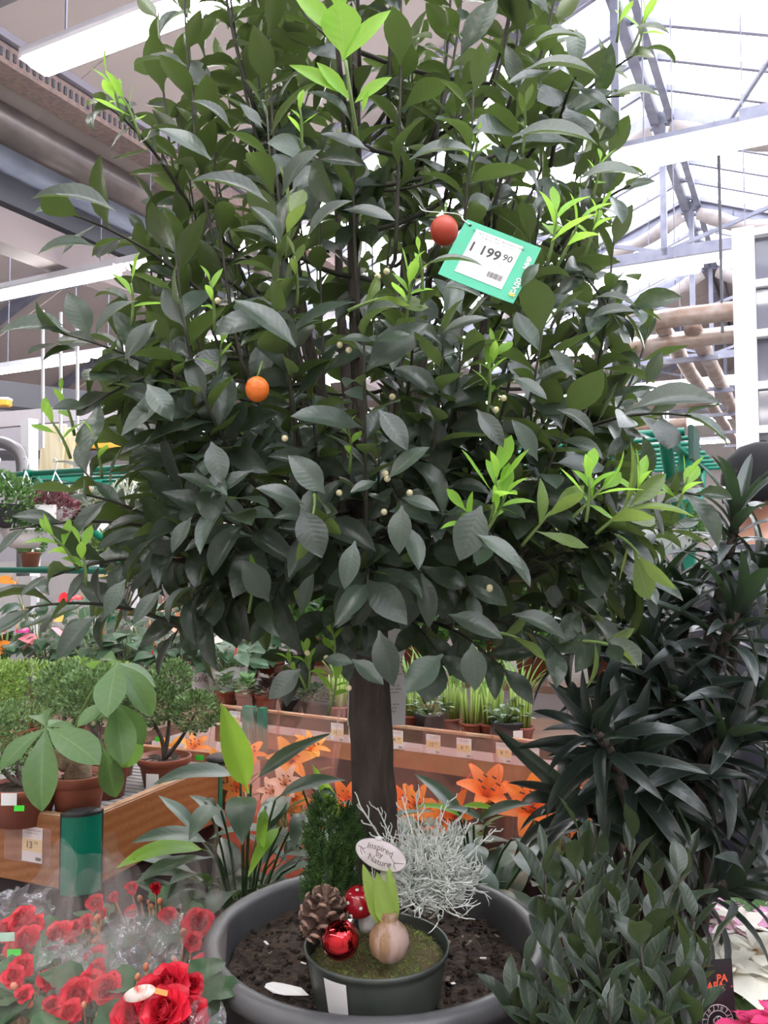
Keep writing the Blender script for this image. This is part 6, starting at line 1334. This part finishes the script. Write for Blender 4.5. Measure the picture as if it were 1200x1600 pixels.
# crushed bits of clear film lying between the sleeves
for i, (px, py, Y, s) in enumerate(((230, 1485, 1.3, .06), (45, 1425, 1.62, .05), (110, 1505, 1.32, .04), (322, 1606, 1.1, .03))):
    c = at(px, py, Y); rg = random.Random(60 + i); t = tag(obj('crumpled_film', MB().grid(lambda a, b: c + V(((a - .5) * 2 * s + .012 * noise.noise(V((a * 6, b * 6, i))), -.02 + .05 * noise.noise(V((a * 5, b * 5, i + 9))), (b - .5) * 2 * s + .015 * noise.noise(V((a * 7, b * 7, i + 4))))), 22, 22), film('crumpled_film_%s' % 'abcd'[i], (.9, .92, 1), .16, .5, .07, 1.0, 30), loc=None), ('crumpled shiny film between the begonias in front', 'large crumpled film sleeve at the left under the wooden bench', 'small crumpled film beside the hazy sleeve', 'crumpled film against the lower side of the black pot')[i], 'plastic film', 'crumpled film among the begonias')
# ------------------------------------------------------------------ anthuriums and sleeved pots behind the left bench
G1 = W(3.35, -3.9, 0); farz = .865
fb = thing('flower_table', 'long table of anthuriums behind the left bench', 'table', W(3.55, -3.1, 0))
FR = lambda px, Y: V((at(px, 1000, Y).x, Y, farz))
obj('table_top', MB().box(V((-1.62, 4.1, farz - .025)), (2.3, 1.2, .04), (AV, AU, UP)), railm, fb, flat=True)
for a in (-1.05, 1.05):
    for b in (-.5, .5): p = V((-1.62, 4.1, 0)) + AV * a + AU * b; obj('leg', MB().box((p.x, p.y, farz / 2 - .02), (.05, .05, farz - .05)), M_['dark'], fb, flat=True)
anl = leafmat('anthurium_leaf', (.04, .085, .045), (.09, .15, .06), .35, .12, None, .3, (.1, .16, .08), .05, .55, 30); ANT = [leaf_tpl(.62, 4, 7, .12, .7, -.3, 'heart', .02, .1, seed=151), leaf_tpl(.55, 4, 7, .2, .9, -.3, 'heart', .03, .1, seed=152)]
ANM = tmesh(ANT, anl); sp_c = {'red': (.65, .02, .03), 'peach': (.8, .38, .25), 'pink': (.8, .25, .3), 'yellow': (.8, .55, .1), 'orange': (.8, .26, .04), 'lime': (.45, .65, .1), 'magenta': (.5, .02, .2), 'white': (.75, .72, .66)}
SPM = {k: tmesh([leaf_tpl(.78, 4, 6, .08, .35, -.2, 'heart', .0, .06, seed=155)], leafmat('spathe_' + k, c, tuple(x * .85 for x in c), .2, .15, c, .1, None, side=0, mott=.05), 'spathe') for k, c in sp_c.items()}
spad = mat('spadix', (.75, .5, .2), .5); sleevew = mat('white_paper_sleeve', (.72, .69, .7), .6, tr=.2)
def anthurium(px, Y, zc, cols, lab, seed, sleeve=False, word=False, nl=26, grp='anthuriums on the long table'):
    rg = random.Random(seed); b = FR(px, Y); t = thing('anthurium', lab, 'anthurium', b, grp)
    obj('pot', MB().lathe([(.001, 0), (.05, 0), (.062, .1), (.065, .1), (.065, .115), (.058, .115), (.001, .105)], b, 20), M_['terra'], t)
    st = MB(); its = []; top = b + V((0, 0, .11)); h = zc - b.z
    for k in range(nl):
        a = k * 2.4 + rg.uniform(-.3, .3); p = top + V((math.cos(a) * rg.uniform(.03, .1), math.sin(a) * rg.uniform(.03, .1), h * rg.uniform(.62 if sleeve else .3, 1.02) - .1)); st.tube([top, p], [.003, .0022], 4); its.append((k % 2, mat4(p, V((math.cos(a), math.sin(a) - .2, rg.uniform(-.6, .1))), V((0, -.5, 1)), rg.uniform(.09, .14), 1)))
    leaf_objs('leaf', ANM, its, None, t)
    for k, (fx_, fy_, col) in enumerate(cols):
        p = at(fx_, fy_, Y - .08); st.tube([top, p], [.003, .002], 4); leaf_objs('spathe', SPM[col], [(0, mat4(p, V((rg.uniform(-1, 1), -.5, rg.uniform(-.6, .5))), V((rg.uniform(-.7, .7), -.5, .9)), .075 * rg.uniform(.8, 1.2), 1))], None, t)
        obj('spadix', MB().tube([p + V((0, -.01, 0)), p + V((.005, -.025, .03))], [.004, .002], 6), spad, t)
    obj('stems', st, M_['gtwig'], t, kind='stuff')
    if sleeve:
        w = obj('paper_sleeve', cone_wrap(b, .066, .085, b.z + .02, b.z + .155, seed + 3, 32, 5, .04), sleevew, t)
        if word:
            q = MB(); TXs = TX['suc']; s = .05
            q.add([V((b.x + math.sin(p[0] * s / .086) * .093, b.y - math.cos(p[0] * s / .086) * .093, b.z + .105 + p[1] * s)) for p in TXs.v], TXs.f); o = obj('handwriting', q, M_['inkb'], w, flat=True)
        obj('clear_sleeve', cone_wrap(b, .085, .13, b.z + .15, zc + .06, seed + 13, 32, 6, .1), wrapn, t)
anthurium(356, 3.62, 1.12, ((355, 1020, 'red'), (330, 1000, 'white')), 'anthurium in a white sleeve with handwriting, right behind the round bonsai crowns', 1, True, True)
anthurium(312, 3.7, 1.12, ((242, 1015, 'red'), (285, 1030, 'pink'), (282, 965, 'peach')), 'red anthurium in a handwritten white sleeve, second from the right', 2, True, True)
anthurium(262, 3.7, 1.12, ((242, 1012, 'red'), (255, 950, 'peach'), (275, 968, 'peach')), 'anthurium with peach spathes in a white sleeve above the bonsai', 3, True)
anthurium(205, 3.75, 1.14, ((235, 978, 'pink'), (175, 943, 'red')), 'anthurium with one big red spathe in the middle of the long table', 4, True)
anthurium(145, 3.8, 1.12, ((100, 995, 'pink'), (130, 935, 'red'), (160, 990, 'peach')), 'anthurium in film behind the left citrus branches', 5, True)
anthurium(75, 3.85, 1.13, ((45, 1010, 'peach'), (60, 1000, 'pink'), (28, 985, 'magenta')), 'pinkish plant in film at the left, behind the light green bonsai', 6, True)
anthurium(10, 3.85, 1.15, ((5, 1000, 'orange'), (38, 955, 'yellow'), (10, 985, 'red')), 'orange-flowered plant at the left edge behind the bonsai', 7)
anthurium(385, 4.05, 1.15, ((400, 1000, 'lime'), (410, 1010, 'lime'), (375, 975, 'red')), 'anthurium with lime green spathes left of the citrus trunk', 8)
anthurium(425, 4.12, 1.18, ((440, 930, 'red'), (455, 965, 'pink'), (430, 985, 'red')), 'anthurium with red spathes nearest the trunk on the left', 9)
anthurium(310, 4.1, 1.25, ((315, 980, 'lime'), (325, 965, 'lime'), (300, 940, 'yellow'), (325, 945, 'red')), 'anthurium with lime and yellow spathes in the second row', 10)
anthurium(225, 4.15, 1.24, ((255, 940, 'red'), (205, 960, 'peach'), (290, 930, 'red')), 'red anthurium in the second row behind the left citrus leaves', 11)
anthurium(150, 4.2, 1.25, ((110, 930, 'red'), (180, 950, 'red'), (90, 965, 'yellow')), 'anthurium with red and yellow spathes in the second row at the left', 12)
anthurium(60, 4.25, 1.27, ((20, 905, 'orange'), (28, 912, 'orange'), (70, 935, 'red')), 'orange-flowered plant in the second row at the far left', 13)
anthurium(365, 4.15, 1.26, ((375, 930, 'red'), (395, 925, 'pink'), (405, 940, 'red')), 'red anthurium in the second row just left of the trunk', 14)
anthurium(470, 4.25, 1.25, ((455, 935, 'red'), (485, 920, 'pink')), 'anthurium almost hidden behind the lowest citrus leaves by the trunk', 15)
# ------------------------------------------------------------------ green pipe pergola with hanging pots
pg = thing('pipe_pergola', 'green steel pipe rack for hanging pots under the strip lights', 'plant rack', W(3.9, -3, 0))
va, vb = -5.3, -.42
for k in range(9):
    u = 3.45 + .19 * k; obj('pipe', MB().tube([W(u, va, 1.99), W(u, vb, 1.99)], .010 if k else .017, 8), M_['green'], pg)
for v in (-4.15, -2.4, -.5):
    obj('post', MB().box(W(4.15, v, 1.0), (.065, .065, 2.0), (AV, AU, UP), .006), M_['green'], pg, flat=True)
    for s in (-1, 1):
        obj('curved_bracket', MB().tube(smooth_path([W(4.15, v, 1.55), W(4.15 + s * .2, v, 1.66), W(4.15 + s * .48, v, 1.8), W(4.15 + s * .66, v, 1.97)], 12), .026, 8), M_['green'], pg)
    obj('cross_bar', MB().bar(W(3.42, v, 1.99), W(5.0, v, 1.99), .04, .045), M_['green'], pg, flat=True)
obj('end_plate', MB().box(W(3.5, vb + .03, 1.94), (.02, .22, .14), (AV, AU, UP), .004), mat('dark_green_end_plate', (.02, .07, .05), .5), pg, flat=True)
for k in range(2): obj('shelf_pipe', MB().tube([W(3.9 + .5 * k, va, 1.40), W(3.9 + .5 * k, vb, 1.40)], .02, 8), M_['green'], pg)
obj('wire_shelf', MB().box(W(4.15, (va + vb) / 2, 1.405), (vb - va, .5, .008), (AV, AU, UP)), mat('grey_green_shelf', (.25, .33, .29), .5), pg, flat=True)
fern = mat('fern_frond', (.09, .19, .045), .6, rvar=.45, tr=.2); mos = mat('grey_trailing_leaf', (.3, .33, .22), .7, rvar=.35); pur = mat('purple_red_heather', (.2, .07, .08), .7, rvar=.4); wpot = mat('white_plastic_pot', (.75, .73, .75), .4)
def hanging(px, py, Y, r, potm, fm, lab, seed, big=1.0, n=900, card=False):
    c = at(px, py, Y); t = thing('hanging_pot', lab, 'hanging pot', c, 'pots hanging from the green pipes'); rg = random.Random(seed)
    obj('pot', MB().lathe([(.001, -r * .8), (r * .55, -r * .78), (r * .8, -r * .4), (r, 0), (r * 1.04, .004), (r * .98, .006), (.001, -.004)], c, 26), potm, t)
    hk = V((c.x, c.y, 1.99)); w = MB()
    for k in range(3):
        a = k * 2.1 + .4; w.tube([c + V((r * math.cos(a), r * math.sin(a), 0)), hk - V((0, 0, .05))], .0035, 4)
    w.tube([hk - V((0, 0, .05)), hk + V((.012, 0, .0)), hk + V((0, 0, .022)), hk + V((-.014, 0, .01))], .004, 5)
    obj('hanger', w, M_['white'], t)
    obj('foliage', blob_leaves([(c + V((0, 0, r * .3)), r * 1.1 * big, .6), (c + V((r * .5, -r * .3, 0)), r * .7 * big, .7)], n, .03, rg), fm, t, kind='stuff')
    if card: obj('white_card', MB().box(c + V((0, -r * 1.02, -.03)), (.11, .003, .09)), M_['paper'], t, flat=True)
hanging(38, 828, 4.3, .12, wpot, fern, 'white hanging bowl pot in the lower left rack', 1, .7, 500)
hanging(85, 795, 4.35, .11, wpot, pur, 'white hanging pot of purple heather with a white card', 2, .9, 800, True)
hanging(130, 800, 4.6, .13, M_['dark'], mos, 'dark hanging pot with grey trailing plant', 3, 1.0, 900)
hanging(-5, 790, 4.2, .14, M_['dark'], fern, 'green fern hanging at the left edge', 4, 1.3, 1200)
hanging(215, 790, 4.3, .12, wpot, mat('white_trailing_leaf', (.5, .52, .42), .7, rvar=.3), 'hanging pot with whitish leaves right of the green post', 5, 1.1, 900)
hanging(640, 775, 4.0, .12, wpot, mat('yellow_green_frond', (.42, .48, .14), .6, rvar=.3, tr=.2), 'hanging pot of yellow-green leaves glimpsed through the crown', 6, 1.2, 900)
hanging(300, 790, 4.3, .12, wpot, fern, 'hanging fern behind the left side of the crown', 7)
hanging(470, 790, 4.1, .12, wpot, mos, 'hanging pot behind the crown left of the trunk', 8)
hanging(790, 800, 3.9, .12, wpot, fern, 'hanging fern behind the crown right of the trunk', 9)
hanging(930, 800, 3.8, .12, wpot, mos, 'hanging pot behind the young shoots at the right', 10)
hanging(1045, 830, 3.9, .13, wpot, fern, 'hanging fern just left of the person', 11)
rl = at(137, 745, 4.4); tag(obj('red_tag', MB().box(rl, (.035, .004, .14), bev=.001), mat('red_white_tag', (.75, .3, .28), .5, 0, (.8, .7, .68), 12, lo=.45, hi=.55), flat=True), 'red and white tag hanging from the green pipes', 'tag')
# shelf pots under the pergola
rgp = random.Random(77)
pcol = [('terracotta', M_['terra']), ('white', wpot), ('dark', M_['rubber'])]
for i in range(12):
    cn, pm = pcol[i % 3]; p = W(4.1 + .12 * (i % 2), -4.9 + .37 * i, 1.41); t = thing('shelf_plant', '%s pot with leafy plant, %s from the left on the green wire shelf' % (cn, ('first', 'second', 'third', 'fourth', 'fifth', 'sixth', 'seventh', 'eighth', 'ninth', 'tenth', 'eleventh', 'twelfth')[i]), 'houseplant', p, 'potted plants on the green wire shelf')
    obj('pot', MB().lathe([(.001, 0), (.05, 0), (.068, .1), (.07, .1), (.07, .115), (.062, .115), (.001, .105)], p, 20), pm, t)
    obj('foliage', blob_leaves([(p + V((0, 0, .17)), .085, .9)], 420, .035, rgp), (fern, mos, myl, M_['orange_rind'] if i == 3 else fern)[i % 4], t, kind='stuff')
# table of green plants under the right part of the rack
gt = thing('plant_table', 'table of leafy green plants behind the back bench', 'table', W(3.65, -1.2, 0)); obj('table_top', MB().box(W(3.65, -1.2, .95), (2.2, .6, .03), (AV, AU, UP)), railm, gt, flat=True)
for a in (-2.2, -.2):
    for b in (3.4, 3.9): obj('leg', MB().box(W(b, a, .465), (.05, .05, .93), (AV, AU, UP)), M_['dark'], gt, flat=True)
gfm = mat('fresh_green_leaf', (.1, .23, .05), .5, rvar=.4, tr=.2)
for i in range(8):
    p = W(3.52 + .24 * (i % 2), -2.15 + .27 * i, .966); t = thing('green_plant', 'leafy green plant, %s from the left behind the back bench bulbs' % ('first', 'second', 'third', 'fourth', 'fifth', 'sixth', 'seventh', 'eighth')[i], 'houseplant', p, 'leafy plants on the table behind')
    obj('pot', MB().lathe([(.001, 0), (.06, 0), (.078, .12), (.08, .12), (.08, .135), (.072, .135), (.001, .125)], p, 20), M_['terra'], t)
    obj('foliage', blob_leaves([(p + V((0, 0, .25)), .15, 1.0)], 900, .06, rgp), gfm, t, kind='stuff')
# ------------------------------------------------------------------ product shelves and clutter far behind
su = 7.6
sh = thing('shop_shelf', 'white shop shelving with rows of packets behind the green rack', 'shelf', W(su, -5, 0))
for z in (.35, .8, 1.25, 1.7): obj('shelf_board', MB().box(W(su, -4.6, z), (6.2, .4, .03), (AV, AU, UP)), M_['white'], sh, flat=True); obj('price_edge', MB().bar(W(su - .205, -7.7, z), W(su - .205, -1.5, z), .012, .045), M_['cream'] if z > 1 else M_['white'], sh, flat=True)
obj('back_panel', MB().box(W(su + .2, -4.6, 1.05), (6.2, .02, 2.1), (AV, AU, UP)), mat('pinkish_back_panel', (.6, .5, .5), .6), sh, flat=True)
for v in (-7.7, -5.6, -3.6, -1.5): obj('upright', MB().box(W(su, v, 1.05), (.04, .42, 2.1), (AV, AU, UP)), M_['white'], sh, flat=True)
kc = [('green', (.03, .25, .08)), ('orange', (.75, .22, .04)), ('white', (.75, .75, .75)), ('yellow', (.8, .6, .08)), ('red', (.6, .05, .05)), ('pink', (.75, .35, .4))]
km = {n: mat(n + '_packet', c, .45) for n, c in kc}; ordn = ['first', 'second', 'third', 'fourth', 'fifth', 'sixth', 'seventh', 'eighth', 'ninth', 'tenth', 'eleventh', 'twelfth', 'thirteenth', 'fourteenth']
for zi, (z, nm) in enumerate(((1.265, 'middle'), (1.715, 'top'))):
    for i in range(14):
        n, _ = kc[(i * 2 + zi * 3 + (i // 3)) % 6]; v = -7.4 + .42 * i; h = .2 + .08 * ((i * 7 + zi) % 3); p = W(su - .06, v, z)
        if zi: h = .17 + .05 * (i % 3)
        t = thing('product_packet', '%s packet, %s from the left on the %s shelf of the far white shelving' % (n, ordn[i], nm), 'packet', p, 'packets on the far shelving')
        obj('pouch', MB().lathe([(.001, 0), (.085, 0), (.09, .02), (.085, h * .8), (.08, h * .97), (.078, h)], p, 4, (AV * .9 + AU * .5, AU * .5 - AV * .9, UP)), km[n], t, flat=True)
        obj('label_panel', MB().box(p - AU * .085 + V((0, 0, h * .5)), (.09, .006, h * .4), (AV, AU, UP)), M_['paper'], t, flat=True)
cur = mat('cream_board', (.68, .58, .36), .6, 0, (.78, .7, .5), 3, stretch=(8, 1, 1)); orb = mat('amber_box', (.8, .4, .05), .5)
for i, (px, py, Y, w, h, m, lab) in enumerate(((82, 705, 7.6, .22, .5, cur, 'left of two cream boards leaning behind the green rack'), (104, 708, 7.7, .14, .48, cur, 'right of two cream boards leaning behind the green rack'))):
    c = at(px, py, Y); t = tag(obj('leaning_board', MB().box(c, (w, .04, h), (V((1, 0, 0)), V((0, .97, .2)), V((.15, -.2, .97)).normalized()), .008), m, flat=True), lab, 'board')
for i, (px, py, s) in enumerate(((122, 690, .2), (165, 690, .24), (192, 700, .2), (5, 630, .1))):
    c = at(px, py, 7.9); t = thing('amber_box', ('amber storage box above the cream boards', 'wide amber storage box high behind the green rack', 'amber storage box nearest the crown, high behind the rack', 'small amber sign box under the dark ceiling beam')[i], 'box', c); obj('box_body', MB().box(c, (s * 1.4, s, s * .7), bev=.012), orb, t, flat=True); obj('lid', MB().box(c + V((0, 0, s * .36)), (s * 1.46, s * 1.06, .03), bev=.01), M_['white'], t, flat=True)
hs = thing('high_shelf', 'high storage shelf carrying amber boxes far behind the left side', 'shelf', at(150, 712, 8)); obj('board', MB().box(at(130, 712, 8), (2.0, .5, .04)), M_['dark'], hs, flat=True)
for px in (60, 215): p = at(px, 712, 8.1); obj('post', MB().box((p.x, p.y, p.z / 2), (.06, .06, p.z)), M_['white'], hs, flat=True)
